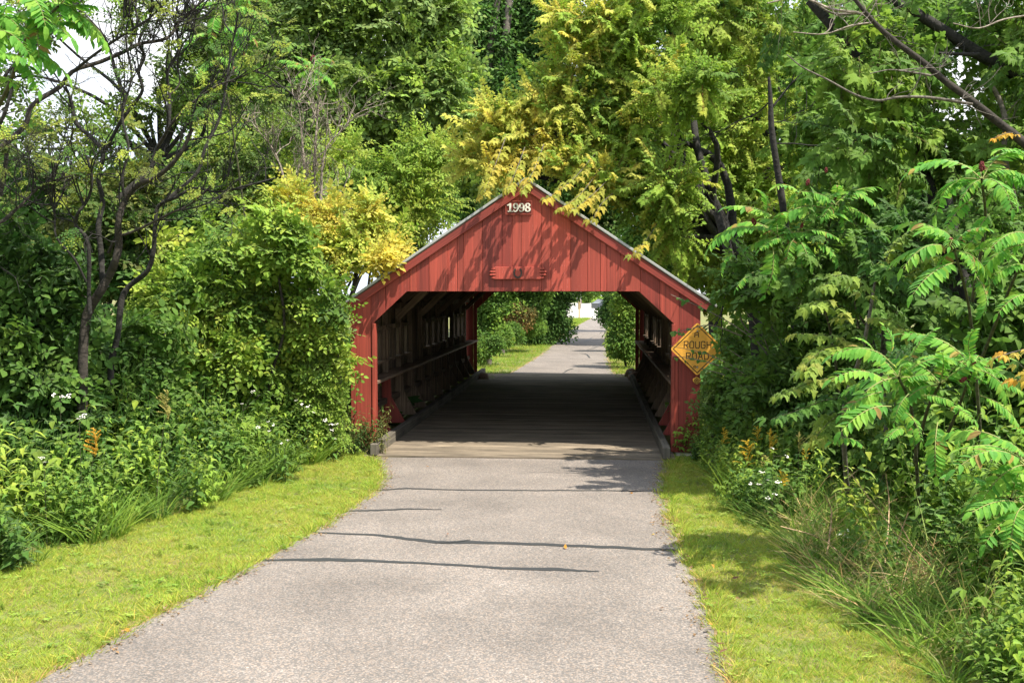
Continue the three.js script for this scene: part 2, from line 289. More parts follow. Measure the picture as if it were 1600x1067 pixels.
// a whole tree or shrub. puffs: [px, py, rpx, depth offset, density factor]; base: px of its foot
function tree(name, label, category, group, o) {
  seed(o.seed || 1);
  const d = o.d, foot = o.foot || V((( o.base ?? o.puffs[0][0]) - 800) / FPX * d, 0, -d - (o.back || 0));
  const t = thing(name, label, category, foot, group);
  const off = foot.clone().negate();
  const puffs = o.puffs.map(([x, y, r, dd = 0, k = 1]) => { const q = d + dd; return { c: P(x, y, q).add(off), r: r * PX(q), k }; });
  const bark = o.bark || M.barkDark, r0 = o.r0 || .05;
  // trunk
  const top = puffs.reduce((a, p) => a.add(p.c), V()).multiplyScalar(1 / puffs.length);
  const fork = o.fork ? P(...o.fork).add(off) : V(top.x * .6, Math.max(.3, top.y * .55), top.z * .5);
  if (!o.noTrunk) {
    part('trunk', limb(bend(V(0, -.1, 0), fork, .05), [r0 * 1.25, r0 * .95, r0 * .8], 8, .25), bark, t);
    for (const p of puffs) if (p.c.distanceTo(fork) > .05) part('branch', limb(bend(fork, p.c, .1), [r0 * .6, r0 * .4, r0 * .18], 5, .2), bark, t);
  }
  const tips = crown(t, puffs, o);
  const gs = tips.slice(0, 90).map(({ p, c }) => limb(bend(c, p, .12, 2), [r0 * .16 + .002, .002], 4));
  if (gs.length) { const m = part('twigs', mergeGeometries(gs), o.twigBark || bark, t); m.userData.kind = 'stuff'; }
  return { t, puffs };
}
function inPoly(x, z, poly) { let s = false; for (let i = 0, j = poly.length - 1; i < poly.length; j = i++) { const a = poly[i], b = poly[j]; if ((a.z > z) !== (b.z > z) && x < (b.x - a.x) * (z - a.z) / (b.z - a.z) + a.x) s = !s; } return s; }
function scatter(poly, per, fn) { let x0 = 1e9, x1 = -1e9, z0 = 1e9, z1 = -1e9; for (const p of poly) { x0 = Math.min(x0, p.x); x1 = Math.max(x1, p.x); z0 = Math.min(z0, p.z); z1 = Math.max(z1, p.z); } const n = Math.round((x1 - x0) * (z1 - z0) * per); for (let i = 0; i < n; i++) { const x = R(x0, x1), z = R(z0, z1); if (inPoly(x, z, poly)) fn(x, z); } }

// ------------------------------------------------------------ ground and road
{
  const g = new THREE.PlaneGeometry(900, 900, 1, 1); g.rotateX(-Math.PI / 2); const u = g.attributes.uv; for (let i = 0; i < u.count; i++) u.setXY(i, u.getX(i) * 900, u.getY(i) * 900); g.translate(0, 0, -250);
  struct('ground', g, M.ground, 'grassy ground running out to the horizon');
}
const roadL = [[-430, 1330], [60, 1067], [235, 970], [410, 877], [490, 833], [545, 798], [586, 769], [599, 748], [597, 733], [588, 716]];
const roadR = [[1215, 1330], [1133, 1067], [1122, 1005], [1090, 915], [1062, 860], [1047, 815], [1038, 785], [1035, 765], [1041, 735], [1045, 716]];
function ribbon(L, Rr, h, nx = 12, jag = 0, grow = 0) { // a sheet between two pixel lines on the ground
  const cl = new THREE.CatmullRomCurve3(L.map(p => G(...p)), false, 'centripetal'), cr = new THREE.CatmullRomCurve3(Rr.map(p => G(...p)), false, 'centripetal'), n = 90, pos = [], uv = [], col = [], idx = [];
  for (let i = 0; i <= n; i++) {
    const a = cl.getPoint(i / n), b = cr.getPoint(i / n), s = b.clone().sub(a).normalize();
    a.addScaledVector(s, -grow + jag * fbm(i * .9, 3.1, 0, 4)); b.addScaledVector(s, grow + jag * fbm(i * .9, 8.7, 0, 4));
    for (let j = 0; j <= nx; j++) { const p = a.clone().lerp(b, j / nx); pos.push(p.x, h, p.z); uv.push(p.x, p.z); const v = 1 + .5 * fbm(p.x * .9, p.z * .9, 4, 5); col.push(v, v, v); }
    if (i) for (let j = 0; j < nx; j++) { const q = (i - 1) * (nx + 1) + j, r = q + nx + 1; idx.push(q, q + 1, r, q + 1, r + 1, r); }
  }
  const g = new THREE.BufferGeometry(); g.setAttribute('position', new THREE.Float32BufferAttribute(pos, 3)); g.setAttribute('uv', new THREE.Float32BufferAttribute(uv, 2)); g.setAttribute('color', new THREE.Float32BufferAttribute(col, 3)); g.setIndex(idx); g.computeVertexNormals(); return g;
}
seed(201);
struct('road_edge', ribbon(roadL, roadR, .005, 8, .3, .035), M.dirt, 'sandy strip along the edges of the path');
const road = struct('road', ribbon(roadL, roadR, .012, 24, .12), M.asphalt, 'pinkish grey asphalt path leading to the bridge');
function seam(pts, parent, h) { // poured crack filler: [px, py, width m]
  const c = new THREE.CatmullRomCurve3(pts.map(p => G(p[0], p[1], h)), false, 'centripetal'), n = 60, pos = [], idx = [];
  for (let i = 0; i <= n; i++) { const f = i / n, p = c.getPoint(f), t = c.getTangent(f), g = f * (pts.length - 1), k = Math.min(pts.length - 2, Math.floor(g)), w = (pts[k][2] + (pts[k + 1][2] - pts[k][2]) * (g - k)) * (1 + .5 * fbm(f * 40, pts[0][1], 0, 3)) / 2; const s = V(-t.z, 0, t.x); for (const q of [-w, w]) pos.push(p.x + s.x * q, h, p.z + s.z * q + .05 * fbm(f * 18, 5, pts[0][0], 4)); if (i) { const a = 2 * i - 2; idx.push(a, a + 1, a + 2, a + 1, a + 3, a + 2); } }
  const g = new THREE.BufferGeometry(); g.setAttribute('position', new THREE.Float32BufferAttribute(pos, 3)); g.setIndex(idx); g.computeVertexNormals(); const n0 = g.attributes.normal; if (n0.getY(0) < 0) { for (let i = 0; i < idx.length; i += 3) [idx[i], idx[i + 1]] = [idx[i + 1], idx[i]]; g.setIndex(idx); g.computeVertexNormals(); }
  part('tar_seam', g, M.tar, parent);
}
seam([[410, 875, .05], [505, 874, .11], [600, 877, .07], [690, 881, .06], [800, 888, .07], [860, 889, .1], [900, 891, .06], [936, 893, .02]], road, .016);
seam([[488, 832, .04], [590, 836, .07], [650, 843, .09], [690, 847, .1], [740, 847, .1], [860, 851, .09], [960, 855, .09], [1064, 860, .08]], road, .016);
seam([[680, 847, .06], [710, 846, .05], [735, 843, .015]], road, .02);
seam([[545, 798, .05], [590, 797, .07], [640, 795, .06], [690, 796, .02]], road, .016);
seam([[588, 766, .05], [635, 763, .07], [700, 765, .05], [820, 766, .05], [930, 766, .05], [1036, 768, .05]], road, .016);

// ------------------------------------------------------------ the covered bridge
const YAW = -Math.atan(127 / FPX), S = 102;
const bx = px => (px - 815.5) / S, by = py => (706 - py) / S;
const BASE = G(815.5, 706); const LEN = 14.2;
const bridge = thing('covered_bridge', 'red painted wooden covered bridge with gabled plank front over the path', 'bridge', BASE);
bridge.rotation.y = YAW;
const roofY = x => 4.09 - .668 * Math.abs(x - .064);
const hx0 = 2.3, hx1 = 1.77, hy0 = 1.97, hy1 = 2.46;
const soffit = x => { const a = Math.abs(x); return a < hx1 ? hy1 : a < hx0 ? hy1 - (a - hx1) / (hx0 - hx1) * (hy1 - hy0) : .03; };
function plankShape(a, b, cut = 0) {
  const s = [], bk = [-hx0, -hx1, hx1, hx0].filter(v => v > a + .001 && v < b - .001), e = 1e-4;
  s.push([a, soffit(a + e)]); for (const v of bk) { if (Math.abs(v) === hx0) { s.push([v, soffit(v - e)], [v, soffit(v + e)]); } else s.push([v, soffit(v)]); } s.push([b, soffit(b - e)]);
  s.push([b, roofY(b) - cut]); if (a < .064 && b > .064) s.push([.064, roofY(.064) - cut]); s.push([a, roofY(a) - cut]);
  return new THREE.Shape(s.map(([x, y]) => new THREE.Vector2(x, y)));
}
seed(301);
{
  const edges = [545, 554, 578, 601, 640, 651, 670.6, 700, 715, 725, 754, 785, 800.5, 815.5, 846, 860.5, 891, 917, 937, 946, 967.6, 998, 1028, 1057, 1090].map(bx);
  for (let i = 0; i + 1 < edges.length; i++) {
    const a = edges[i] + .004, b = edges[i + 1] - .004;
    const g = new THREE.ExtrudeGeometry(plankShape(a, b, .01), { depth: .022, bevelEnabled: true, bevelThickness: .004, bevelSize: .003, bevelSegments: 1 });
    g.translate(0, 0, R(0, .009)); part('gable_plank', uvShift(g), M.red[Math.floor(rng() * 5)], bridge);
  }
  // backing frame behind the planks: dark gaps between boards
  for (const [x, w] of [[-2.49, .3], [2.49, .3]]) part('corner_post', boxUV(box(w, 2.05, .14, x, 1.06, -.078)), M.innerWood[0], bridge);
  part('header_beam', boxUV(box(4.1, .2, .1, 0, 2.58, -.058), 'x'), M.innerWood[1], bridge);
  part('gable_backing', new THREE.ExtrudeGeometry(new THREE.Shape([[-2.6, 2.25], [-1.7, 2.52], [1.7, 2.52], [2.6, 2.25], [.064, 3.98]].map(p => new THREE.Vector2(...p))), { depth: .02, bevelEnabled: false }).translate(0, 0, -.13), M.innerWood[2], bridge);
  // opening trim
  for (const s of [-1, 1]) part('post_trim', boxUV(box(.05, 1.93, .16, s * 2.288, 1.0, -.03, .006)), M.red[s > 0 ? 1 : 0], bridge);
  // far gable
  const fe = []; for (let x = -2.68; x < 2.69; x += .268) fe.push(x);
  for (let i = 0; i + 1 < fe.length; i++) { const g = new THREE.ExtrudeGeometry(plankShape(fe[i] + .003, fe[i + 1] - .003, .01), { depth: .025, bevelEnabled: false }); g.translate(0, 0, -LEN + R(0, .006)); part('far_gable_plank', uvShift(g), M.red[i % 5], bridge); }
}
// roof: two slopes with rake boards and metal drip edge
{
  const ang = Math.atan(.668), ov = .085, z0 = ov, z1 = -LEN - ov, L = 2.83 / Math.cos(ang);
  for (const s of [-1, 1]) {
    const slope = (g, along = true) => { g.rotateZ(-s * ang); g.translate(.064, 4.13, 0); return g; };
    const cx = s * L / 2;
    part('roof_deck', slope(boxUV(box(L, .03, z0 - z1 - .02, cx, 0, (z0 + z1) / 2), 'x')), M.innerWood[0], bridge);
    part('roof_shingles', slope(box(L + .03, .02, z0 - z1 - .03, cx, .027, (z0 + z1) / 2)), M.roof, bridge);
    part('drip_edge', slope(box(L + .04, .036, .012, cx, .02, z0 + .004, .003)), M.drip, bridge);
    part('rake_board', slope(boxUV(box(L - .05, .11, .025, cx - s * .02, -.072, z0 - .018, .004), 'x')), M.red[3], bridge);
    part('eave_board', slope(boxUV(box(.025, .11, z0 - z1 - .1, s * (L - .03), -.072, (z0 + z1) / 2), 'z')), M.red[1], bridge);
    part('drip_edge', slope(box(.012, .05, z0 - z1, s * (L + .022), .018, (z0 + z1) / 2)), M.drip, bridge);
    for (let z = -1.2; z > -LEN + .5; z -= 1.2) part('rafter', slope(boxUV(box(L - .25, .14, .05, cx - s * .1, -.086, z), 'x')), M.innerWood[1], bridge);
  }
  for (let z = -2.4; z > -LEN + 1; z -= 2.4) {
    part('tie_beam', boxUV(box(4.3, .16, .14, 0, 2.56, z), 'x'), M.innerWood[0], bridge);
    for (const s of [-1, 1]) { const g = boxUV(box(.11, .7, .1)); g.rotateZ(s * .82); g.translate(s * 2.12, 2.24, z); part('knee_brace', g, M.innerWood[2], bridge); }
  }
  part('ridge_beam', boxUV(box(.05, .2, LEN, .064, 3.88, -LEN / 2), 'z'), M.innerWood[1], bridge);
}
// side walls of upright planks with window slots, studs, ledges, flared braces and curbs
{
  const wins = []; for (const [z0, n] of [[1.15, 4], [6.2, 4], [10.5, 3]]) for (let i = 0; i < n; i++) wins.push([z0 + i * .84, z0 + i * .84 + .44]);
  const wy0 = 1.29, wy1 = 1.8;
  for (const s of [-1, 1]) {
    let z = .16;
    while (z < LEN - .1) {
      const w = Math.min(R(.17, .25), LEN - .08 - z), mid = z + w / 2, win = wins.find(q => mid > q[0] && mid < q[1]);
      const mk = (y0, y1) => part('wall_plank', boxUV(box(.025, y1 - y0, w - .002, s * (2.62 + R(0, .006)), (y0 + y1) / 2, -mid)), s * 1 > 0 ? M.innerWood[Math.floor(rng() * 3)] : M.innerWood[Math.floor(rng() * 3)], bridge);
      if (win) { mk(.02, wy0); mk(wy1, 2.3); } else mk(.02, 2.3);
      z += w;
    }
    for (const [a, b] of wins) {
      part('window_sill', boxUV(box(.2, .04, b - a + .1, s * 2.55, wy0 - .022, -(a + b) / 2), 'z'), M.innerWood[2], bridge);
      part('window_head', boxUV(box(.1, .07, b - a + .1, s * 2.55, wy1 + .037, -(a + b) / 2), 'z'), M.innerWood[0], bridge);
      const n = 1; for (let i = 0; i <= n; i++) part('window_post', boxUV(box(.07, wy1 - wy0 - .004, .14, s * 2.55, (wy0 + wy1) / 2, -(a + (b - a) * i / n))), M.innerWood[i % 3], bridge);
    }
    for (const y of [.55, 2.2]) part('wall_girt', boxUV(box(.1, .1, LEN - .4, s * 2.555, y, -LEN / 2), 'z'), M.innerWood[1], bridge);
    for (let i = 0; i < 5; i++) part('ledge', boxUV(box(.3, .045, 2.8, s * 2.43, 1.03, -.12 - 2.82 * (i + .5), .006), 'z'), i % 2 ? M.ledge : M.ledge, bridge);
    for (let zz = .9; zz < LEN - .3; zz += 1.2) {
      const sh = new THREE.Shape([[2.6, .16], [2.6, 1.0], [2.46, 1.0], [2.44, .62], [2.2, .17]].map(p => new THREE.Vector2(p[0] * s, p[1])));
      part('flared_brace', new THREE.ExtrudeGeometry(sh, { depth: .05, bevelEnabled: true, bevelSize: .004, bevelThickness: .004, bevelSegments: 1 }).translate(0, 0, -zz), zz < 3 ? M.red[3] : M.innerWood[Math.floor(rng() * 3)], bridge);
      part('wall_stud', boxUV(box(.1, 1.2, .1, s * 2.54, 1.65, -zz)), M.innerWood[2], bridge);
    }
    for (let i = 0; i < 6; i++) { const l = 2.55, g = boxUV(box(.11, .17, l - .012, s * 2.15, .118, .74 - l * (i + .5), .012), 'z'); part('curb_timber', g, M.grayWood, bridge); }
  }
  let z = .72, k = 0; seed(302);
  while (z > -LEN - .55) { const w = R(.17, .24); part('deck_plank', boxUV(box(R(4.52, 4.58), .05, w - .007, R(-.01, .01), .012 + R(-.003, .003), z - w / 2, .004), 'x'), M.deck[Math.floor(rng() * 4)], bridge); z -= w; k++; }
  for (const s of [-1, 1]) part('concrete_footing', boxUV(box(1.15, .3, .42, s * 2.9, -.125, .06, .015), 'x'), M.concrete, bridge);
}
// year sign, carved board with horseshoe
const onBridge = (x, y, z) => V(x, y, z).applyAxisAngle(V(0, 1, 0), YAW).add(BASE);
const font = await new FontLoader().loadAsync('fonts/droid/droid_serif_bold.typeface.json');
{
  const t = thing('year_sign', 'small red board with white raised numerals 1998 near the bridge peak', 'sign', onBridge(bx(811), by(326.5), .045)); t.rotation.y = YAW;
  part('sign_board', boxUV(box(.4, .2, .024, 0, 0, 0, .006), 'x'), M.red[3], t);
  const fr = []; for (const s of [-1, 1]) fr.push(box(.4, .016, .014, 0, s * .098, .014), box(.016, .18, .014, s * .196, 0, .014)); part('sign_frame', mergeGeometries(fr), M.red[1], t);
  '1998'.split('').forEach((ch, i) => { const g = new TextGeometry(ch, { font, size: .125, depth: .014, curveSegments: 6, bevelEnabled: true, bevelSize: .002, bevelThickness: .002, bevelSegments: 1 }); g.computeBoundingBox(); const b = g.boundingBox; g.translate(-(b.min.x + b.max.x) / 2 + (i - 1.5) * .09, -(b.min.y + b.max.y) / 2, .014); part('numeral', g, M.white, t); });
}
{
  const t = thing('carved_board', 'red board with carved finger ends above the bridge opening', 'board', onBridge(bx(809.5), by(427), .042)); t.rotation.y = YAW;
  const s = new THREE.Shape(), w = .31, h = .09, pt = [];
  const fingers = (sg) => { const a = []; const tips = [.405, .435, .43, .4]; for (let i = 0; i < 4; i++) { const y0 = h - i * 2 * h / 4, y1 = h - (i + 1) * 2 * h / 4, n = w + .01 + .012 * Math.abs(1.5 - i); a.push([sg * n, y0 - (i ? .006 : 0)], [sg * tips[i] * .97, y0 - .012 - .01 * (1.5 - i) * -.5], [sg * tips[i], (y0 + y1) / 2 - .003], [sg * tips[i] * .97, y1 + .012], [sg * n, y1 + (i < 3 ? .006 : 0)]); } return a; };
  for (const p of fingers(1)) pt.push(p);
  for (const p of fingers(-1).reverse()) pt.push(p);
  s.setFromPoints(pt.map(p => new THREE.Vector2(p[0], p[1])));
  part('board_face', uvShift(new THREE.ExtrudeGeometry(s, { depth: .024, bevelEnabled: true, bevelSize: .003, bevelThickness: .004, bevelSegments: 1 })), M.red[2], t);
  const hs = new THREE.Shape(), o = [], inn = []; for (let i = 0; i <= 24; i++) { const a = Math.PI * (.36 + 1.28 * i / 24 + .5 - .36 - .14 + .0) , th = -Math.PI / 2 + (i / 24 - .5) * Math.PI * 1.62; o.push([.066 * Math.cos(th), .082 * Math.sin(th)]); inn.unshift([.045 * Math.cos(th), .058 * Math.sin(th)]); }
  hs.setFromPoints([...o, ...inn].map(p => new THREE.Vector2(p[0], p[1])));
  const horse = part('horseshoe', new THREE.ExtrudeGeometry(hs, { depth: .012, bevelEnabled: true, bevelSize: .002, bevelThickness: .003, bevelSegments: 1 }).translate(0, .002, .03), M.iron, t); horse.userData.label = 'dark iron horseshoe with its open end up';
}
// warning sign on the right post
{
  const pos = onBridge(bx(1085) - .01, by(543), .16), t = thing('warning_sign', 'weathered yellow diamond ROUGH ROAD sign on the right bridge post', 'sign', pos); t.rotation.y = YAW; 
  const h = .4, rr = .03, s = new THREE.Shape(), q = h - rr; s.moveTo(-rr, q); s.quadraticCurveTo(0, h, rr, q); s.lineTo(q, rr); s.quadraticCurveTo(h, 0, q, -rr); s.lineTo(rr, -q); s.quadraticCurveTo(0, -h, -rr, -q); s.lineTo(-q, -rr); s.quadraticCurveTo(-h, 0, -q, rr); s.closePath();
  part('sign_plate', new THREE.ExtrudeGeometry(s, { depth: .004, bevelEnabled: false }), M.galv, t);
  const tex = canvasTex(1024, 1024, (c, w) => {
    c.fillStyle = '#e6a840'; c.fillRect(0, 0, w, w);
    const r = mulberry(77); for (let i = 0; i < 700; i++) { c.fillStyle = `rgba(${r() > .5 ? '120,70,20' : '225,165,70'},${.03 + .07 * r()})`; c.beginPath(); c.ellipse(r() * w, r() * w, 4 + 40 * r(), 4 + 26 * r(), r() * 3, 0, 7); c.fill(); }
    c.strokeStyle = '#1c130c'; c.lineWidth = 17; c.lineJoin = 'round'; const m = 58; c.beginPath(); c.moveTo(512, m); c.lineTo(w - m, 512); c.lineTo(512, w - m); c.lineTo(m, 512); c.closePath(); c.stroke();
    c.fillStyle = '#241a12'; c.textAlign = 'center'; c.textBaseline = 'middle';
    c.lineWidth = 17; c.lineCap = 'butt'; c.strokeStyle = '#241a12';
    const glyph = { R: [[0, 1, 0, 0, .8, 0, 1, .12, 1, .4, .8, .52, 0, .52], [.5, .52, 1, 1]], O: [[.2, 0, .8, 0, 1, .15, 1, .85, .8, 1, .2, 1, 0, .85, 0, .15, .2, 0]], U: [[0, 0, 0, .85, .2, 1, .8, 1, 1, .85, 1, 0]], G: [[1, .2, .8, 0, .2, 0, 0, .15, 0, .85, .2, 1, .8, 1, 1, .85, 1, .55, .55, .55]], H: [[0, 0, 0, 1], [1, 0, 1, 1], [0, .5, 1, .5]], A: [[0, 1, .42, 0, .58, 0, 1, 1], [.2, .66, .8, .66]], D: [[0, 0, .7, 0, 1, .2, 1, .8, .7, 1, 0, 1, 0, 0]] };
    const put = (txt, cx, cy, gw, gh, gap) => { let x = cx - (txt.length * gw + (txt.length - 1) * gap) / 2; for (const ch of txt) { for (const l of glyph[ch]) { c.beginPath(); for (let i = 0; i < l.length; i += 2) c[i ? 'lineTo' : 'moveTo'](x + l[i] * gw, cy - gh / 2 + l[i + 1] * gh); c.stroke(); } x += gw + gap; } };
    put('ROUGH', 515, 430, 72, 128, 36); put('ROAD', 515, 645, 76, 122, 38);
    c.lineWidth = 14; c.beginPath(); c.moveTo(450, 275); c.lineTo(475, 275); c.moveTo(462, 275); c.lineTo(462, 215); c.quadraticCurveTo(465, 196, 490, 196); c.lineTo(510, 196); c.quadraticCurveTo(532, 196, 534, 215); c.lineTo(534, 275); c.moveTo(520, 275); c.lineTo(548, 275); c.moveTo(462, 240); c.lineTo(534, 240); c.stroke();
    c.beginPath(); c.ellipse(470, 850, 26, 16, 0, 0, 7); c.stroke(); c.beginPath(); c.moveTo(525, 828); c.lineTo(525, 868); c.stroke();
  });
  const fg = new THREE.ShapeGeometry(s, 8); const p = fg.attributes.position, u = fg.attributes.uv; for (let i = 0; i < p.count; i++) u.setXY(i, p.getX(i) / (2 * h) + .5, p.getY(i) / (2 * h) + .5); fg.translate(0, 0, .0055);
  part('sign_face', fg, new THREE.MeshStandardMaterial({ map: tex, roughness: .5 }), t);
  for (const y of [.2, -.2]) { part('bolt', new THREE.CylinderGeometry(.012, .012, .012, 8).rotateX(Math.PI / 2).translate(0, y * 1.35, .009), M.galv, t); part('spacer', box(.05, .05, .1, 0, y, -.052), M.barkDark, t); }
  const c2 = thing('chevron_marker', 'tiny yellow diamond with black chevrons under the rough road sign', 'marker', onBridge(bx(1083.5), by(590.5), .16)); c2.rotation.y = YAW;
  const tex2 = canvasTex(128, 128, (c, w) => { c.fillStyle = '#d9a23c'; c.fillRect(0, 0, w, w); c.strokeStyle = '#20140c'; c.lineWidth = 11; for (let i = 0; i < 4; i++) { const y = 34 + i * 25; c.beginPath(); c.moveTo(10, y + 34); c.lineTo(64, y - 8); c.lineTo(118, y + 34); c.stroke(); } });
  const e = .055, s2 = new THREE.Shape([[0, e], [e, .02], [e, -.02], [.02, -e], [-.02, -e], [-e, -.02], [-e, .02]].map(q => new THREE.Vector2(...q)));
  part('marker_plate', new THREE.ExtrudeGeometry(s2, { depth: .004, bevelEnabled: false }), M.galv, c2);
  const f2 = new THREE.ShapeGeometry(s2); const p2 = f2.attributes.position, u2 = f2.attributes.uv; for (let i = 0; i < p2.count; i++) u2.setXY(i, p2.getX(i) / (2 * e) + .5, p2.getY(i) / (2 * e) + .5); f2.translate(0, 0, .0055);
  part('marker_face', f2, new THREE.MeshStandardMaterial({ map: tex2, roughness: .5 }), c2); part('spacer', box(.04, .04, .1, 0, 0, -.052), M.barkDark, c2);
}

// ------------------------------------------------------------ beyond the bridge
{
  const fl = [[775, 596], [800, 583], [850, 552], [880, 524], [905, 508], [926, 496]], fr = [[968, 596], [955, 580], [949, 560], [946, 530], [950, 512], [962, 496]];
  struct('far_path_edge', ribbon(fl, fr, .005, 6, .2, .1), M.dirt, 'sandy strip along the far path');
  const fp = struct('far_path', ribbon(fl, fr, .013, 6, .1), M.asphalt, 'grey path running on past the bridge');
  seam([[895, 576, .08], [888, 578, .06], [880, 583, .03]], fp, .018); seam([[922, 559, .06], [914, 553, .08], [906, 552, .03]], fp, .018); seam([[935, 541, .06], [924, 545, .06], [918, 546, .03]], fp, .018); seam([[912, 535, .07], [921, 530, .08], [926, 527, .04]], fp, .018);
  const lot = [G(850, 497), G(1010, 497), G(1040, 471), G(800, 471)].map(p => [p.x, -p.z]);
  const lg = new THREE.ShapeGeometry(new THREE.Shape(lot.map(p => new THREE.Vector2(...p)))); lg.rotateX(-Math.PI / 2); lg.translate(0, .02, 0); struct('parking_lot', lg, M.lot, 'pale sunlit paved lot at the end of the path');
}

// ------------------------------------------------------------ trees and shrubs
// leaf colours
const K = {
  deep: C(.03, .085, .02), green: C(.05, .13, .022), mid: C(.085, .185, .03), bright: C(.14, .26, .035), lime: C(.28, .42, .05), yg: C(.4, .49, .07), yellow: C(.58, .6, .11), gold: C(.66, .56, .09), olive: C(.12, .15, .035), pale: C(.22, .32, .1), sumac: C(.07, .24, .05),
};
const P_dark = pal(K.green, K.mid, K.mid), P_mid = pal(K.mid, K.bright, K.mid), P_light = pal(K.mid, K.bright, K.lime), P_lime = pal(K.bright, K.lime, K.yg), P_yel = pal(K.lime, K.yg, K.yellow), P_dull = pal(K.mid, K.bright, K.pale), P_oak = pal(K.green, K.mid, K.olive);

// --- far background row
const farTrees = [
  // px, d, puffs, palette, label
  [-330, 40, [[-330, 200, 230], [-420, 340, 200], [-200, 380, 160]], P_oak, 'dark tree mass beyond the far left edge of the shrubs'],
  [70, 44, [[40, 350, 90], [150, 370, 90], [90, 440, 110]], P_dull, 'dull green far tree low behind the bare dark branches'],
  [300, 46, [[250, 340, 90], [345, 270, 70], [390, 340, 90], [300, 420, 110]], P_mid, 'green far tree behind the twisted branches, under white sky'],
  [450, 50, [[420, 60, 100], [400, 160, 100], [470, 240, 110], [430, 340, 120], [500, 0, 80]], P_oak, 'dark green far tree left of the great leafy tree'],
  [760, 58, [[730, 50, 80, 0, .6], [830, 120, 90], [770, 200, 100], [860, 250, 90], [700, 260, 90], [840, 20, 70], [790, 300, 90]], P_dark, 'tall dark tree with bare trunks above the bridge peak'],
  [1040, 62, [[930, 170, 80], [980, 260, 90], [900, 330, 80], [960, 50, 70, 0, .6]], P_oak, 'dim green tree far behind the yellow leaves'],
  [1120, 48, [[1080, 180, 100, 0, .8], [1180, 120, 100, 0, .8], [1100, 50, 90, 0, .8], [1160, 280, 110, 0, .8], [1090, 380, 110], [1200, 390, 110]], P_mid, 'mid green far tree behind the branches right of the roof'],
  [1370, 46, [[1330, 300, 110, 0, .8], [1420, 330, 110, 0, .8], [1380, 430, 120], [1300, 210, 90, 0, .8], [1400, 170, 90, 0, .7], [1320, 80, 90, 0, .7], [1420, 40, 70, 0, .6]], P_mid, 'mid green far tree behind the leaning limbs'],
  [1600, 44, [[1560, 240, 100, 0, .8], [1590, 60, 70, 0, .6], [1640, 330, 140], [1560, 420, 130], [1700, 200, 150]], P_dark, 'dark green far tree behind the right edge branches'],
];
farTrees.forEach(([x, d, puffs, palette, label], i) => tree('background_tree', label, 'tree', 'trees far behind the bridge', { base: x, d, puffs, palette, geos: GEO.farBig, mat: M.leafMatte, dens: 26, scale: .85, r0: .28, seed: 400 + i, bark: M.barkDark }));
// wooded trail behind and beside the camera: unseen oaks added to cut low skylight
[[-9, 3, 9, 'added unseen oak beside the trail left of the viewer'], [-11, 14, 11, 'added unseen oak further back along the left of the trail'], [-8, 25, 12, 'added unseen tall oak left of the trail far behind the viewer'], [0, 46, 15, 'added unseen great oak closing the trail behind the viewer'], [9, 27, 12, 'added unseen tall oak right of the trail far behind the viewer'], [14, 20, 10, 'added unseen oak on the right behind the viewer'], [-16, -4, 10, 'added unseen oak out to the left of the shrubs'], [17, -3, 8, 'added unseen oak out to the right of the sumacs']].forEach(([x, z, h, label], i) => {
  seed(430 + i); const t = thing('added_oak_tree', label, 'tree', V(x, 0, z), null); part('trunk', limb([V(0, -.1, 0), V(.1, h * .35, 0), V(0, h * .75, .1)], [.32, .25, .12], 8, .2), M.barkDark, t);
  const puffs = []; for (let k = 0; k < 9; k++) { const a = R(0, 6.28), q = R(.5, 3), y = h * R(.12, .92); puffs.push({ c: V(Math.cos(a) * q, y, Math.sin(a) * q), r: R(1.2, 2) }); }
  puffs.forEach(p => part('branch', limb([V(0, Math.max(.5, p.c.y * .7), 0), p.c], [.1, .03], 5), M.barkDark, t)); crown(t, puffs, { geos: GEO.farBig, mat: M.leafMatte, dens: 11, scale: .9, palette: P_mid, sub: 4 });
});
{ // bare trunks of the tall dark tree
  const t = scene.children.find(o => o.userData.label && o.userData.label.startsWith('tall dark tree')); seed(450);
  for (const pts of [[[690, 250], [697, 60], [700, -60]], [[725, 250], [726, 70], [735, -60]], [[735, 240], [738, 60], [748, -60]], [[745, 230], [768, 60], [785, -50]], [[765, 230], [790, 60], [800, -60]]]) part('trunk', limb(pts.map(p => P(p[0], p[1], 56).sub(t.position)), [.28, .22, .16], 8, .2), M.barkGray, t);
}
// --- the great leafy tree behind the bridge
tree('maple_tree', 'great leafy green tree filling the sky behind the roof', 'tree', null, { base: 640, d: 33, seed: 460, r0: .3, bark: M.barkDark, geos: GEO.ovate, mat: M.leaf, dens: 40, scale: 1.6, palette: pal(K.bright, K.pale, K.lime, K.pale), fill: .4, droop: .05,  // distance haze is put into the leaf colours as pale tones
  puffs: [[440, 70, 75], [510, 40, 75], [590, 40, 80], [660, 60, 80], [500, 130, 80], [580, 140, 85], [660, 140, 85], [700, 110, 60], [540, 220, 75], [620, 230, 75, 1.5], [690, 200, 65], [470, 190, 65], [720, 260, 60, 1], [600, -20, 90], [470, -20, 90], [650, 290, 60, 2, .6], [560, 290, 60, 1]] });
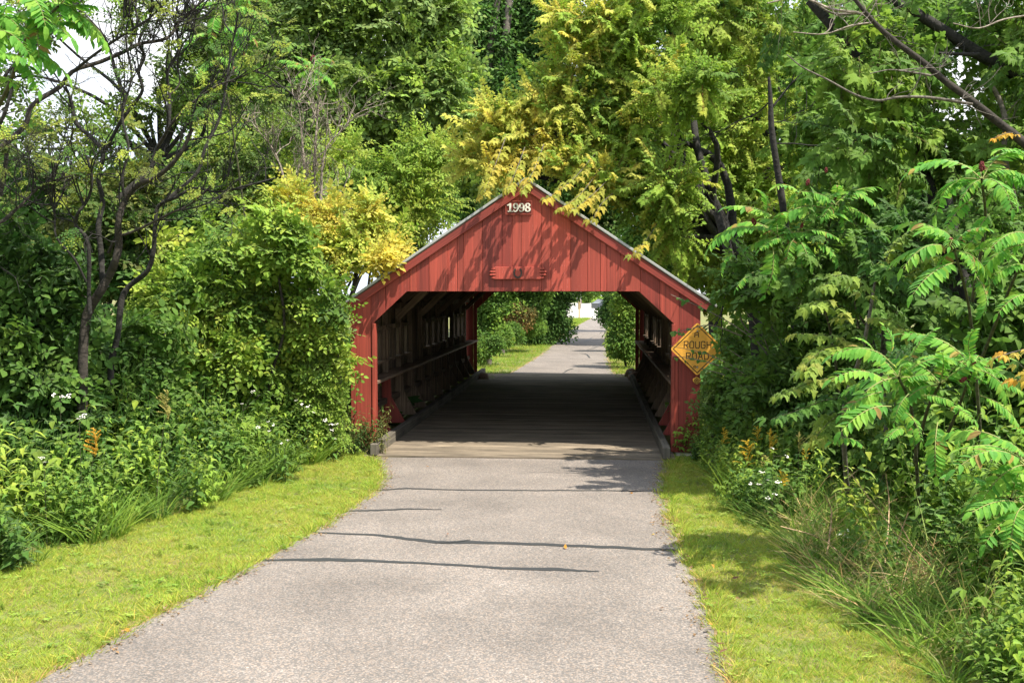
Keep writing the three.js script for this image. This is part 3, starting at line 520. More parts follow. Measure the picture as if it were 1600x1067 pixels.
// --- trees beside the bridge, left
tree('ash_tree', 'pale green feathery tree rising behind the left roof slope', 'tree', null, { base: 590, d: 21.5, seed: 470, r0: .09, bark: M.barkGray, geos: GEO.pinnate, dens: 90, palette: P_lime, scale: .95, puffs: [[600, 280, 50], [650, 300, 48], [560, 300, 55], [690, 320, 40, 1], [640, 345, 45], [590, 345, 50], [660, 235, 28], [700, 245, 22], [540, 250, 40], [520, 330, 55], [620, 380, 40, .5]] });
tree('young_tree', 'olive green young tree behind the pale dead twigs', 'tree', null, { base: 420, d: 19, seed: 480, r0: .08, bark: M.barkGray, geos: GEO.small, dens: 90, palette: pal(K.bright, K.pale, K.lime, K.yg), scale: 1.1, puffs: [[380, 250, 60], [430, 280, 60], [340, 300, 65], [400, 340, 70], [470, 300, 50], [480, 360, 60], [460, 210, 35, 0, .6], [300, 330, 70]] });
tree('yellow_tree', 'small golden yellow tree beside the left eave of the roof', 'tree', null, { base: 520, d: 16.4, seed: 490, r0: .05, bark: M.barkGray, geos: [...GEO.ovate, ...GEO.small], dens: 54, palette: pal(K.lime, K.yg, K.yellow, K.gold, K.gold), scale: .9, puffs: [[545, 345, 42], [590, 365, 34, .3], [515, 335, 38], [560, 395, 42], [530, 380, 45], [600, 400, 18, -.6], [480, 335, 32], [500, 400, 40], [575, 325, 16], [615, 385, 12], [460, 310, 26], [535, 430, 36]] });
{ // dead pale twigs
  seed(500); const t = thing('dead_shrub', 'leafless pale twiggy shrub standing before the great leafy tree', 'shrub', V(P(490, 450, 18).x, 0, -18));
  for (const pts of [[[488, 470], [480, 330], [470, 200], [465, 150]], [[490, 470], [500, 330], [510, 230], [545, 195]], [[485, 470], [455, 330], [430, 240], [400, 200]], [[488, 430], [490, 280], [495, 190], [500, 150]]]) { const w = pts.map(p => P(p[0], p[1], 18).sub(t.position)); part('stem', limb(w, [.05, .03, .015, .006], 6, .2), M.barkPale, t); twigs(w, 16, .9, .012, M.barkPale, t, 2); }
}
// --- shrubs, left
const shrubs = [
  ['dark green broad leaved shrub at the far left edge', 40, 12.4, [[-30, 380, 80], [40, 430, 75], [100, 470, 60], [30, 520, 80], [110, 560, 70], [-40, 560, 90], [50, 620, 70], [20, 690, 60], [110, 670, 55], [-120, 470, 110]], pal(K.green, K.mid, K.bright), GEO.ovate, 80, 1.05],
  ['dark green shrub around the foot of the twisted trunks', 190, 13.4, [[190, 540, 60], [150, 600, 60], [230, 590, 60], [250, 530, 50], [200, 640, 60], [170, 690, 50], [240, 680, 45], [130, 520, 40, .8, .6]], P_mid, GEO.ovate, 70, 1],
  ['thin olive shrub seen through the twisted branches', 180, 16, [[90, 270, 70, 0, .5], [60, 340, 60, 0, .6], [180, 330, 70, 0, .6], [220, 400, 70], [130, 400, 70], [260, 340, 60], [60, 420, 60], [200, 250, 60, 0, .4]], pal(K.green, K.mid, K.olive, K.yg), GEO.ovate, 75, .95],
  ['dense mid green shrub in the middle of the left bank', 320, 14.8, [[290, 450, 65], [350, 420, 60], [320, 500, 65], [270, 520, 55], [380, 470, 55], [340, 560, 65], [280, 600, 55], [390, 540, 55], [300, 660, 50], [360, 640, 50], [340, 370, 40, .8, .7], [290, 400, 42, .5, .8]], pal(K.mid, K.bright, K.lime, K.yg), [...GEO.ovate, ...GEO.small], 70, 1.05],
  ['sunlit green shrub with yellowing tips left of the bridge post', 470, 15.2, [[430, 430, 55], [480, 450, 45], [440, 500, 50], [485, 500, 38, -.2], [510, 470, 22, -.4], [450, 650, 50], [400, 640, 50], [480, 540, 45], [420, 560, 55], [510, 560, 40], [460, 600, 50], [400, 400, 45, .4], [390, 490, 50]], pal(K.mid, K.bright, K.lime, K.yg), [...GEO.small, ...GEO.ovate], 76, 1],
  ['leafy bush with creamy tips hugging the left bridge post', 525, 15, [[500, 590, 26], [515, 630, 20], [485, 640, 28], [512, 560, 18], [505, 510, 24, .1], [525, 495, 12, -.1], [520, 670, 16]], pal(K.bright, K.lime, K.pale), GEO.small, 110, .8],
];
shrubs.forEach(([label, base, d, puffs, palette, geos, dens, scale], i) => tree('broadleaf_shrub', label, 'shrub', 'shrubs along the left bank', { base, d, puffs, palette, geos, dens, scale, r0: .035, bark: M.barkGray, seed: 520 + i }));
tree('thin_tree', 'thin leaved tree filtering the white sky at the upper left', 'tree', null, { base: 240, d: 17, seed: 545, r0: .07, bark: M.barkBlack, geos: GEO.small, dens: 22, palette: pal(K.mid, K.olive, K.bright, K.lime), scale: 1.15, fork: [250, 250, 17], puffs: [[60, 30, 45, 0, .7], [10, 120, 35], [120, 10, 36], [240, 10, 45], [320, 50, 45], [390, 50, 55, 0, 1.4], [350, 130, 50, 0, 1.3], [400, 160, 50, 0, 1.5], [290, 130, 40, 0, .6], [240, 170, 40, 0, .6], [100, 200, 45, 0, .8], [30, 230, 50], [170, 220, 45, 0, .8]] });
{ // young sapling with a straight dark stem
  tree('sapling', 'slim sapling with one straight dark stem among left shrubs', 'tree', null, { base: 425, d: 14.6, seed: 540, r0: .022, bark: M.barkDark, geos: GEO.ovate, dens: 46, palette: pal(K.bright, K.lime, K.yg), scale: .9, fork: [428, 400, 14.6], puffs: [[428, 345, 24], [455, 370, 24], [410, 385, 22], [470, 400, 22]] });
}
// --- twisted dark tree, left
{
  seed(550); const D = 12, t = thing('twisted_tree', 'dark twisted many stemmed tree with bare crooked branches', 'tree', V(P(130, 600, D).x, 0, -D));
  const L = [
    [[[128, 640, 0], [135, 493, 0], [157, 454, -.1], [169, 432, -.1], [180, 406, -.2], [185, 380, -.2], [184, 350, -.3], [194, 314, -.3], [216, 288, -.4], [242, 278, -.5], [281, 240, -.6], [300, 200, -.6]], [.1, .085, .07, .05, .035]],
    [[[160, 450, 0], [157, 392, .1], [153, 353, .1], [160, 314, .2], [153, 280, .2], [160, 239, .2], [140, 213, .3], [119, 194, .3], [110, 157, .3], [101, 135, .3]], [.06, .05, .045, .03]],
    [[[160, 239, .2], [169, 225, .2], [191, 185, .1], [208, 163, .1], [222, 140, 0], [216, 112, 0], [225, 87, 0], [216, 67, -.1], [233, 28, -.1], [238, -20, -.2]], [.04, .035, .03, .022]],
    [[[-60, 270, -.6], [0, 230, -.5], [39, 194, -.4], [48, 166, -.4], [93, 135, -.3], [112, 112, -.3], [157, 96, -.2], [197, 79, -.2], [216, 69, -.1], [261, 59, 0], [278, 37, .1], [298, 17, .1], [330, -10, .1]], [.05, .045, .035, .022]],
    [[[112, 112, -.3], [155, 79, -.4], [197, 51, -.5], [233, 28, -.5], [270, -10, -.6]], [.03, .025, .018]],
    [[[184, 310, -.2], [210, 285, -.1], [233, 267, 0], [244, 233, 0], [261, 202, 0], [264, 146, .1], [261, 112, .1], [278, 79, .1], [277, 42, .2], [300, -10, .2]], [.045, .04, .03, .02]],
    [[[244, 233, 0], [270, 190, -.2], [298, 163, -.3], [337, 135, -.4], [374, 121, -.4], [420, 100, -.5]], [.03, .025, .012]],
    [[[172, 600, .4], [174, 561, .4], [183, 525, .4], [191, 463, .4], [202, 446, .4], [230, 423, .3], [239, 392, .3], [242, 350, .3], [247, 322, .3], [275, 308, .2], [301, 294, .2], [340, 300, .1], [385, 290, 0], [430, 278, 0]], [.07, .06, .045, .03, .015]],
    [[[247, 322, .3], [281, 295, .4], [309, 267, .5], [320, 230, .5], [340, 191, .6], [351, 146, .6], [360, 84, .7], [372, 20, .7]], [.04, .035, .028, .02]],
    [[[169, 395, -.1], [180, 372, -.2], [202, 364, -.3], [239, 347, -.4], [270, 331, -.5], [292, 322, -.5], [330, 290, -.6]], [.03, .025, .014]],
    [[[140, 490, -.2], [138, 460, -.2], [135, 373, -.3], [118, 353, -.3], [121, 333, -.4], [135, 314, -.4], [143, 280, -.5], [130, 230, -.5]], [.045, .035, .02]],
    [[[134, 440, -.3], [115, 404, -.4], [87, 370, -.5], [84, 331, -.5], [67, 288, -.6], [40, 270, -.6]], [.025, .02, .012]],
    [[[-20, 365, -.8], [0, 347, -.8], [30, 322, -.7], [67, 288, -.6], [110, 275, -.5]], [.03, .025, .014]],
    [[[10, 240, -.6], [0, 300, -.5], [-30, 380, -.4]], [.04, .05, .07]],
    [[[197, 320, -.3], [190, 280, -.4], [200, 230, -.4], [190, 180, -.4], [205, 120, -.4], [196, 60, -.4], [205, 0, -.4]], [.03, .025, .014]],
    [[[262, 150, .1], [280, 130, .2], [276, 95, .2], [290, 60, .2], [310, 20, .2]], [.018, .014, .008]],
    [[[20, 130, -.8], [5, 180, -.8], [-20, 230, -.7]], [.03, .035, .04]], [[[-10, 140, -.8], [30, 90, -.8], [80, 40, -.8], [140, -10, -.8]], [.03, .025, .015]],
  ];
  const all = [];
  L.forEach(([p, r], i) => { const w = p.map(q => P(q[0], q[1], D + q[2]).sub(t.position)); part(i < 2 || i === 7 ? 'trunk' : 'branch', limb(w, r.map(x => x * .58), 7, .3), i % 3 ? M.barkBlack : M.barkDark, t); all.push(...twigs(w.slice(Math.floor(w.length / 3)), 10, .85, .011, M.barkBlack, t, 2)); });
  const list = [[], [], []]; for (const e of all) { if (rng() < .13) { const s = R(.35, .65), m = frame(RV(1).add(V(0, -.2, .3)).normalize(), V(0, 1, .4).add(RV(.4))); m.scale(V(s, s, s)).setPosition(e); list[Math.floor(rng() * 3)].push({ m, c: pal(K.green, K.mid, K.yg, K.olive)(e) }); } }
  list.forEach((l, i) => instances('foliage', GEO.small[i], M.leaf, l, t));
}
// --- right side: yellow boxelder over the bridge
const yellowish = p => { const g = p.x; return null; };
{
  const yl = pal(K.yg, K.yellow, K.gold), gr = pal(K.bright, K.lime, K.lime, K.yg);
  const r = tree('boxelder_tree', 'yellowing boxelder tree leaning its leaves over the roof peak', 'tree', null, { foot: V(P(1235, 700, 17.2).x, 0, -17.2), d: 17, seed: 560, r0: .14, bark: M.barkBlack, geos: [...GEO.boxFine, ...GEO.small], dens: 130, scale: .92, droop: .15, fill: .4, fork: [1150, 400, 17],
    palette: p => { const e = (p.x + 4.1) + .9 * fbm(p.x * .8, p.y * .8, p.z * .8, 3); return rng() < THREE.MathUtils.smoothstep(e, -2, 2.8) ? gr(p) : yl(p); },
    puffs: [[790, 190, 42], [835, 165, 42], [770, 245, 26, 0, .9], [830, 235, 45], [890, 190, 50], [880, 110, 48], [930, 60, 55], [900, 20, 45], [960, 150, 60], [940, 230, 55], [890, 240, 36], [1000, 90, 60], [1010, 210, 60], [980, 290, 40, -.6], [1040, 300, 50, -1], [1060, 150, 60, -1], [890, 265, 24, -.6, 1], [775, 262, 14, -.5], [1040, 30, 60], [940, 285, 18, -.8], [1060, 370, 32, -.6], [1010, 325, 26, -.6], [760, 215, 22], [740, 250, 12]] });
}
tree('boxelder_tree', 'green boxelder with dark limbs right of the yellow one', 'tree', null, { base: 1290, d: 19, seed: 570, r0: .06, bark: M.barkBlack, geos: [...GEO.boxFine, GEO.small[0], GEO.small[1]], dens: 80, scale: 1.08, droop: .15, fill: .35, palette: pal(K.lime, K.lime, K.yg, K.bright), fork: [1230, 260, 19],
  puffs: [[1110, 60, 55, 0, .8], [1150, 130, 55, 0, .7], [1090, 200, 60, .3, .8], [1160, 210, 55], [1120, 290, 60], [1080, 340, 42], [1180, 290, 55], [1130, 370, 50], [1210, 60, 55, 0, .6], [1230, 150, 50, .6, .6], [1260, 240, 50, .2, .7], [1190, 390, 45, .5], [1090, 410, 32, .3], [1140, 0, 60], [1130, 405, 38, -1], [1175, 440, 40, -1], [1120, 455, 24, -1], [1200, 340, 50, -1], [1215, 400, 45, -1]] });
// --- right upper tree with long limbs
{
  seed(580); const t = thing('maple_tree', 'shady maple with long bare limbs crossing the upper right', 'tree', V(P(1900, 600, 12).x, 0, -12));
  const L = [[11.6, [[1320, -30], [1338, 0], [1369, 37], [1397, 62], [1442, 96], [1481, 129], [1523, 160], [1565, 194], [1590, 214], [1680, 290], [1800, 420], [1900, 640]], [.022, .035, .045, .06, .12], M.barkDark], [12.8, [[1370, -30], [1397, 0], [1433, 20], [1481, 51], [1537, 87], [1580, 107], [1610, 130], [1700, 210], [1860, 420]], [.05, .07, .09, .12, .14], M.barkBlack],
    [11.4, [[1230, 85], [1253, 104], [1293, 124], [1340, 149], [1374, 157], [1402, 152], [1450, 152], [1520, 163]], [.006, .012, .016, .02], M.barkGray], [11.5, [[1360, 115], [1390, 109], [1420, 112], [1455, 118]], [.006, .01, .016], M.barkGray], [12.6, [[1436, 78], [1460, 82], [1490, 84], [1530, 85]], [.012, .018, .03], M.barkBlack], [12, [[1300, -20], [1275, 0], [1300, 20], [1350, 22], [1362, 30]], [.012, .014, .018], M.barkGray],
    [11.7, [[1200, 5], [1250, -5], [1300, 14], [1340, 20]], [.01, .014, .018], M.barkPale], [11.6, [[1240, 50], [1290, 53], [1330, 40], [1364, 35]], [.006, .01, .014], M.barkPale], [12.3, [[1540, 120], [1560, 150], [1572, 190], [1570, 240], [1590, 330]], [.03, .035, .04, .05], M.barkGray], [11.4, [[1490, 36], [1530, 44], [1570, 30], [1640, 20]], [.006, .01, .014], M.barkPale]];
  for (const [d, p, r, m] of L) { const w = p.map(q => P(q[0], q[1], d).sub(t.position)); part(r[r.length - 1] > .1 ? 'limb' : 'branch', limb(w, r.map(x => x * .88), 7, .25), m, t); twigs(w, 5, .6, .007, m, t, 1); }
  const off = t.position.clone().negate(), puffs = [[1330, 95, 55], [1390, 150, 45, .3], [1340, 200, 55], [1290, 210, 50, .5], [1420, 215, 50, .4], [1280, 110, 50, .6], [1250, 30, 55, .5, .8], [1330, 30, 45, .4, .8], [1430, 30, 40, .6, .7], [1500, 10, 40, .6, .6], [1580, 60, 45, .4, .8], [1560, 140, 36, .5, .7], [1480, 225, 50, .5], [1540, 230, 45, .6], [1370, 260, 50, .2], [1300, 270, 45], [1440, 290, 50, .5], [1240, 190, 40, .4, .6], [1620, 120, 60], [1600, 210, 50], [1500, 290, 45, .4], [1390, 330, 45, .5], [1560, 0, 45, .3, .7], [1390, 90, 28, .2, .8]].map(([x, y, r, dd = 0, k = 1]) => ({ c: P(x, y, 12.4 + dd * 2 + (x < 1310 ? 3.4 : 0)).add(off), r: r * PX(12.6 + dd * 2), k }));
  crown(t, puffs, { geos: GEO.box, dens: 52, palette: pal(K.mid, K.bright, K.lime), scale: 1.15, droop: .4, fill: .35 });
}
{ // dark upright trunks in the right bank
  seed(590);
  const T = [['dark trunk leaning left under the upper right leaves', 13, [[1265, 0], [1307, 48], [1324, 73], [1366, 129], [1383, 160], [1411, 208], [1433, 245], [1475, 380], [1530, 560], [1545, 700], [1550, 800]], [.06, .08, .1, .11, .12]], ['black upright trunk below the big sumac leaves', 14.8, [[1202, 120], [1204, 150], [1206, 200], [1225, 330], [1238, 440], [1245, 560], [1250, 740]], [.02, .045, .06, .08]], ['dark slanting trunk right of the roof edge', 14.4, [[1120, 330], [1145, 410], [1160, 440], [1180, 500], [1190, 660]], [.05, .08, .09, .1]], ['black trunk behind the lower right sumac', 11.5, [[1480, 300], [1500, 420], [1535, 540], [1550, 640], [1560, 880]], [.05, .08, .1, .12]]];
  for (const [label, d, p, r] of T) { const w = p.map(q => P(q[0], q[1], d)); const f = w[w.length - 1].clone(); f.y = 0; w[w.length - 1].y = -.05; const t = thing('leaning_tree', label, 'tree', f, null); part('trunk', limb(w.map(q => q.clone().sub(f)), r, 8, .25), M.barkBlack, t); twigs(w.map(q => q.clone().sub(f)), 9, 1.1, .016, M.barkBlack, t, 1); }
}
const shrubsR = [
  ['round leaved shrub reaching over the rough road sign', 1150, 14.3, [[1155, 540, 24, .6], [1170, 590, 32, .4], [1135, 600, 22, .4], [1180, 640, 36], [1135, 650, 24], [1190, 490, 28, 1], [1210, 560, 34]], P_mid, GEO.round, 90, .85],
  ['creamy green bush against the right bridge post', 1110, 14.7, [[1112, 625, 13], [1122, 660, 16], [1138, 620, 16]], pal(K.bright, K.pale, K.lime), GEO.small, 110, .8],
  ['dark shrub in the shade under the middle sumac', 1260, 13.6, [[1200, 470, 60, 0, .7], [1270, 500, 60], [1230, 560, 55], [1310, 560, 60], [1190, 620, 50], [1280, 640, 60], [1220, 690, 50], [1150, 440, 40, 0, .7], [1330, 660, 60]], P_mid, GEO.ovate, 75, .95],
  ['green boxelder shrub behind the fruiting sumac', 1380, 12, [[1300, 400, 60], [1370, 380, 55], [1440, 360, 50], [1420, 430, 60], [1340, 460, 60], [1500, 340, 60], [1260, 420, 50]], pal(K.green, K.mid, K.bright), GEO.box, 65, .95],
  ['deep green shrub in shadow at the right edge', 1560, 10.8, [[1530, 480, 60], [1590, 420, 60], [1600, 530, 70], [1540, 590, 60], [1480, 560, 60], [1620, 640, 90], [1520, 680, 70], [1440, 640, 60], [1580, 760, 80], [1480, 750, 60], [1680, 500, 110], [1400, 700, 60]], P_mid, GEO.ovateBig, 60, .75],
];
shrubsR.forEach(([label, base, d, puffs, palette, geos, dens, scale], i) => tree('broadleaf_shrub', label, 'shrub', 'shrubs along the right bank', { base, d, puffs, palette, geos, dens, scale, r0: .03, bark: M.barkGray, seed: 600 + i }));

// single boxelder leaves, near enough to be told apart
seed(610);
const leafGeos = [0, 1, 2, 3].map(() => { const mb = new MB(); compound(mb, V(0, 0, 0), V(0, 0, 1), V(0, 1, 0), 1, R(0, 1) > .5 ? 5 : 3); return mb.geo(); });
const leafMats = cs => cs.map(c => { const m = M.leaf.clone(); m.color.copy(c); return m; });
const limeM = leafMats([C(.2, .3, .045), C(.26, .36, .05), C(.34, .38, .07), C(.15, .25, .035)]), greenM = leafMats([C(.07, .19, .03), C(.1, .22, .03), C(.13, .27, .04), C(.05, .13, .022)]), goldM = leafMats([C(.6, .42, .06), C(.5, .4, .07), C(.62, .36, .05), C(.4, .38, .06)]);
function leafyTwig(t, pts, n, s, mats, bark = M.barkGray, r = .006) { // a twig with single leaves along it
  const w = pts.map(p => P(...p).sub(t.position)), cur = new THREE.CatmullRomCurve3(w, false, 'centripetal');
  part('twig', limb(w, [r, r * .4], 5), bark, t);
  for (let i = 0; i < n; i++) { const f = .12 + .88 * (i + rng() * .5) / n, p = cur.getPoint(Math.min(1, f)), tg = cur.getTangent(Math.min(1, f)); const side = V().crossVectors(tg, V(0, 1, 0)).multiplyScalar(i % 2 ? 1 : -1); const m = part('leaf', leafGeos[Math.floor(rng() * 4)], mats[Math.floor(rng() * mats.length)], t); const k = s * R(.75, 1.2); frame(tg.clone().multiplyScalar(.5).add(side).add(RV(.35)).add(V(0, -.15, .25)), V(0, 1, .45).add(RV(.35))).scale(V(k, k, k)).setPosition(p).decompose(m.position, m.quaternion, m.scale); }
}
{
  const t = thing('boxelder_shrub', 'sunlit lime green boxelder shrub in the right foreground', 'shrub', V(P(1330, 700, 9.2).x, 0, -9.2));
  const f = [1330, 740, 11]; part('stem', limb([P(...f).setY(-.05), P(1320, 640, 10), P(1350, 540, 9.3), P(1370, 430, 9.3)].map(p => p.sub(t.position)), [.03, .022, .012], 7, .2), M.barkGray, t);
  const tw = [[[1350, 540, 9.3], [1320, 500, 9], [1290, 470, 8.8], [1265, 480, 8.6]], [[1365, 480, 9.3], [1340, 440, 9], [1310, 430, 8.8], [1285, 450, 8.7]], [[1370, 440, 9.3], [1390, 420, 9], [1410, 440, 8.8]], [[1345, 550, 9.3], [1300, 540, 9], [1270, 560, 8.8], [1255, 580, 8.6]], [[1335, 590, 9.3], [1300, 590, 9], [1260, 600, 8.8], [1215, 620, 8.6]], [[1330, 620, 9.3], [1290, 625, 9], [1250, 640, 8.7], [1205, 655, 8.5]], [[1325, 640, 9.3], [1295, 660, 9], [1270, 690, 8.7]], [[1360, 500, 9.3], [1390, 500, 9], [1420, 520, 8.8]], [[1370, 430, 9.3], [1360, 390, 9.1], [1375, 360, 9]], [[1368, 440, 9.3], [1400, 380, 9.2], [1440, 350, 9.1]], [[1372, 430, 9.3], [1420, 430, 9.2], [1450, 400, 9]], [[1330, 610, 9.3], [1360, 620, 9], [1380, 650, 8.8]], [[1345, 560, 9.3], [1320, 530, 9.1], [1240, 520, 8.9]]];
  tw.forEach((p, i) => leafyTwig(t, p, 24, .105, i % 3 === 2 ? greenM : limeM, M.barkGreen, .004));
}
{
  const t = thing('boxelder_sapling', 'sapling with golden yellow leaves at the right edge', 'shrub', V(P(1680, 700, 7.4).x, 0, -7.4));
  part('stem', limb([P(1690, 900, 7.4).setY(-.05), P(1680, 700, 7.4), P(1660, 560, 7.4)].map(p => p.sub(t.position)), [.02, .012], 6), M.barkGray, t);
  for (const p of [[[1660, 560, 7.4], [1620, 545, 7.3], [1585, 550, 7.2], [1555, 560, 7.1]], [[1665, 590, 7.4], [1620, 585, 7.3], [1590, 595, 7.2]], [[1670, 620, 7.4], [1630, 600, 7.2], [1590, 565, 7.1]]]) leafyTwig(t, p, 10, .075, goldM);
  const u = thing('maple_twig', 'small twig of orange leaves below the long bare limb', 'twig', P(1590, 215, 11.4)); leafyTwig(u, [[1592, 214, 11.5], [1580, 207, 11.4], [1562, 212, 11.3], [1548, 218, 11.25]], 7, .075, leafMats([C(.75, .36, .03), C(.7, .42, .05)]));
}
{ // long twigs in front of the sign
  const t = scene.children.find(o => o.userData.label === 'round leaved shrub reaching over the rough road sign'); seed(620);
  const rl = [0, 1, 2].map(() => { const mb = new MB(); mb.leaf(V(0, 0, 0), V(0, 0, 1), V(0, 1, 0), 1, .8, 'round', C(1, 1, 1), R(.1, .3), R(.2, .6)); return mb.geo(); }), mats = leafMats([C(.08, .22, .03), C(.14, .3, .05), C(.2, .34, .07)]);
  for (const pts of [[[1215, 560, 14.2], [1150, 510, 14.1], [1095, 480, 14], [1048, 460, 13.9]], [[1160, 525, 14.1], [1110, 508, 14], [1075, 515, 13.9], [1052, 520, 13.9]], [[1200, 620, 14.1], [1150, 575, 14], [1100, 552, 13.95], [1045, 540, 13.9]], [[1190, 600, 14.1], [1120, 570, 14], [1080, 560, 13.95], [1050, 556, 13.9]], [[1200, 640, 14.1], [1140, 590, 14], [1095, 575, 13.9]], [[1210, 600, 14.1], [1160, 560, 14.1], [1130, 540, 14]], [[1220, 590, 14], [1180, 620, 14], [1150, 650, 13.9]], [[1210, 570, 14], [1190, 520, 14], [1160, 480, 14]]]) {
    const w = pts.map(p => P(...p).sub(t.position)), cur = new THREE.CatmullRomCurve3(w, false, 'centripetal'); part('twig', limb(w, [.011, .003], 5), M.barkPale, t);
    for (let i = 0; i < 11; i++) { const f = R(.2, 1), m = part('leaf', rl[i % 3], mats[Math.floor(rng() * 3)], t), k = R(.05, .085); frame(V(R(-1, 1), R(-.7, .4), R(-.2, 1)), V(R(-.4, .4), 1, R(.1, .9))).scale(V(k, k, k)).setPosition(cur.getPoint(f).add(RV(.035))).decompose(m.position, m.quaternion, m.scale); }
  }
}
// --- sumacs: each frond a rachis with its leaflets
seed(630);
const rachisGeo = [0, 1, 2].map(i => ({ arch: [.1, .16, .22][i], pairs: [11, 10, 12][i] })).map(o => ({ ...o, geo: limb([0, .25, .5, .75, 1].map(f => V(0, o.arch * 4 * f * (1 - f), f)), [.012, .006], 5) }));
const leafletGeo = [0, 1, 2, 3].map(i => { const mb = new MB(); mb.leaf(V(0, 0, 0), V(0, 0, 1), V(0, 1, 0), 1, .4, 'lance', C(1, 1, 1), R(.15, .4), R(.15, .5)); return mb.geo(); });
const sumM = leafMats([C(.13, .37, .045), C(.17, .42, .05), C(.22, .46, .055), C(.11, .33, .045), C(.27, .48, .06)]), sumL = sumM, sumD = sumM, sumB = leafMats([C(.3, .2, .06), C(.4, .3, .07)]);
sumM.forEach(m => { m.clearcoat = .15; });
M.rachis = new THREE.MeshStandardMaterial({ color: C(.2, .22, .06), roughness: .7 });
function frond(t, a, b, mats, len, up) { frond2(t, P(...a), P(...b), mats, len, up); }
function frond2(t, A, B, mats, len = .26, up = V(0, 1, .3)) {
  A = A.clone().sub(t.position); B = B.clone().sub(t.position); const L = A.distanceTo(B), g = rachisGeo[Math.floor(rng() * 3)];
  const m = part('frond', g.geo, M.rachis, t); frame(B.clone().sub(A), up.clone().add(RV(.2))).scale(V(L, L, L)).setPosition(A).decompose(m.position, m.quaternion, m.scale);
  const hang = R(-.42, .1), n = g.pairs; for (let i = 0; i <= n; i++) { const f = .16 + .84 * i / n, p = V(0, g.arch * 4 * f * (1 - f), f), slope = g.arch * 4 * (1 - 2 * f); const k = len * (i === n ? .9 : (1 - .45 * Math.pow(Math.abs(f - .5) * 2, 2))) * R(.9, 1.08); for (const q of i === n ? [0] : [1, -1]) { if (q && rng() < .05) continue; const l = part('leaflet', leafletGeo[Math.floor(rng() * 4)], rng() < .025 ? sumB[i % 2] : mats[Math.floor(rng() * mats.length)], m); frame(q ? V(q, slope * .3 + hang + R(-.15, .15), .55 + R(-.15, .15)) : V(0, slope, 1), V(q * .25, 1, R(-.1, .2))).scale(V(k, k, k)).setPosition(p).decompose(l.position, l.quaternion, l.scale); } }
}
const fruitGeo = (() => { const gs = []; const r = mulberry(71); for (let i = 0; i < 60; i++) { const f = r(), a = r() * 6.28, w = .26 * Math.sin(Math.PI * (.12 + .8 * f)) * (.6 + .4 * r()); const g = new THREE.IcosahedronGeometry(.075 + .05 * r(), 0); g.translate(Math.cos(a) * w, Math.sin(a) * w, f); gs.push(g); } return mergeGeometries(gs); })();
M.fruit = new THREE.MeshStandardMaterial({ color: C(.13, .018, .02), roughness: .9 });
function fruit(t, x, y, d, dir, L) { const m = part('fruit_cluster', fruitGeo, M.fruit, t); frame(dir, V(0, 0, 1)).scale(V(L, L, L)).setPosition(P(x, y, d).sub(t.position)).decompose(m.position, m.quaternion, m.scale); }
function sumac(label, foot, d, stems, fronds, fruits, mats, len) {
  const t = thing('sumac_shrub', label, 'shrub', V(P(foot, 700, d).x, 0, -d));
  for (const s of stems) part('stem', limb(s.map((p, i) => { const v = P(p[0], p[1], d + 1.9 * (1 - i / (s.length - 1))); if (p[3]) v.y = -.05; return v.sub(t.position); }), [.02, .015, .01], 6, .2), M.barkGreen, t);
  fronds.forEach(f => frond(t, [f[0], f[1], d + (f[4] || 0)], [f[2], f[3], d + (f[4] || 0) + R(-.22, .02)], f[5] || mats, len));
  for (const s of stems) { const q = s[s.length - 1], A = P(q[0], q[1], d + .12); for (let i = 0; i < 8; i++) { const a = i * .785 + R(-.5, .5), L = R(.26, .56), B = A.clone().add(V(Math.cos(a) * L, R(-.36, .26), Math.sin(a) * L * .8 - .1)); frond2(t, A, B, mats, len); } }
  for (const f of fruits) fruit(t, f[0], f[1], d, V(f[2], f[3], .2), f[4]);
  return t;
}
seed(640);
sumac('sumac with crimson fruit cones high right of the roof', 1290, 11.6, [[[1300, 800, 0, 1], [1310, 600], [1275, 440], [1215, 370]], [[1305, 560], [1285, 450], [1290, 380], [1305, 320]], [[1290, 470], [1255, 420], [1245, 370]]],
  [[1192, 362, 1108, 388], [1215, 343, 1139, 323], [1195, 340, 1187, 298], [1294, 326, 1212, 346], [1226, 371, 1187, 390], [1208, 385, 1196, 460], [1243, 371, 1230, 410], [1251, 396, 1251, 449], [1260, 360, 1312, 374], [1268, 379, 1312, 421], [1246, 300, 1299, 312], [1250, 305, 1212, 292], [1308, 317, 1319, 364], [1313, 303, 1370, 320], [1327, 326, 1375, 367], [1150, 395, 1128, 426], [1178, 425, 1150, 452], [1290, 320, 1325, 300], [1230, 330, 1250, 300], [1265, 350, 1330, 345]],
  [[1180, 352, -.35, .9, .085], [1252, 356, .3, 1, .06], [1261, 290, .25, 1, .075], [1304, 312, .2, 1, .08], [1291, 270, 0, 1, .06]], sumM, .27);
sumac('sumac with one upright fruit cone by the right edge', 1500, 8.4, [[[1540, 900, 0, 1], [1530, 640], [1515, 480], [1492, 390]], [[1535, 560], [1575, 460], [1610, 380]], [[1520, 470], [1540, 350], [1535, 280]]],
  [[1483, 388, 1412, 419], [1494, 410, 1427, 460], [1497, 391, 1525, 426], [1525, 430, 1531, 500], [1522, 393, 1590, 407], [1610, 368, 1550, 387], [1610, 415, 1547, 446], [1610, 282, 1550, 308, .3, sumD], [1519, 290, 1474, 305, .4, sumD], [1522, 309, 1480, 356, .4, sumD], [1547, 334, 1519, 378, .3, sumD], [1610, 250, 1560, 235, .3, sumD], [1540, 280, 1590, 320, .4, sumD], [1530, 300, 1560, 262, .4, sumD], [1490, 390, 1450, 370, .2, sumD], [1610, 460, 1560, 490]],
  [[1490, 388, -.35, 1, .085], [1535, 268, -.1, 1, .08]], sumM, .26);
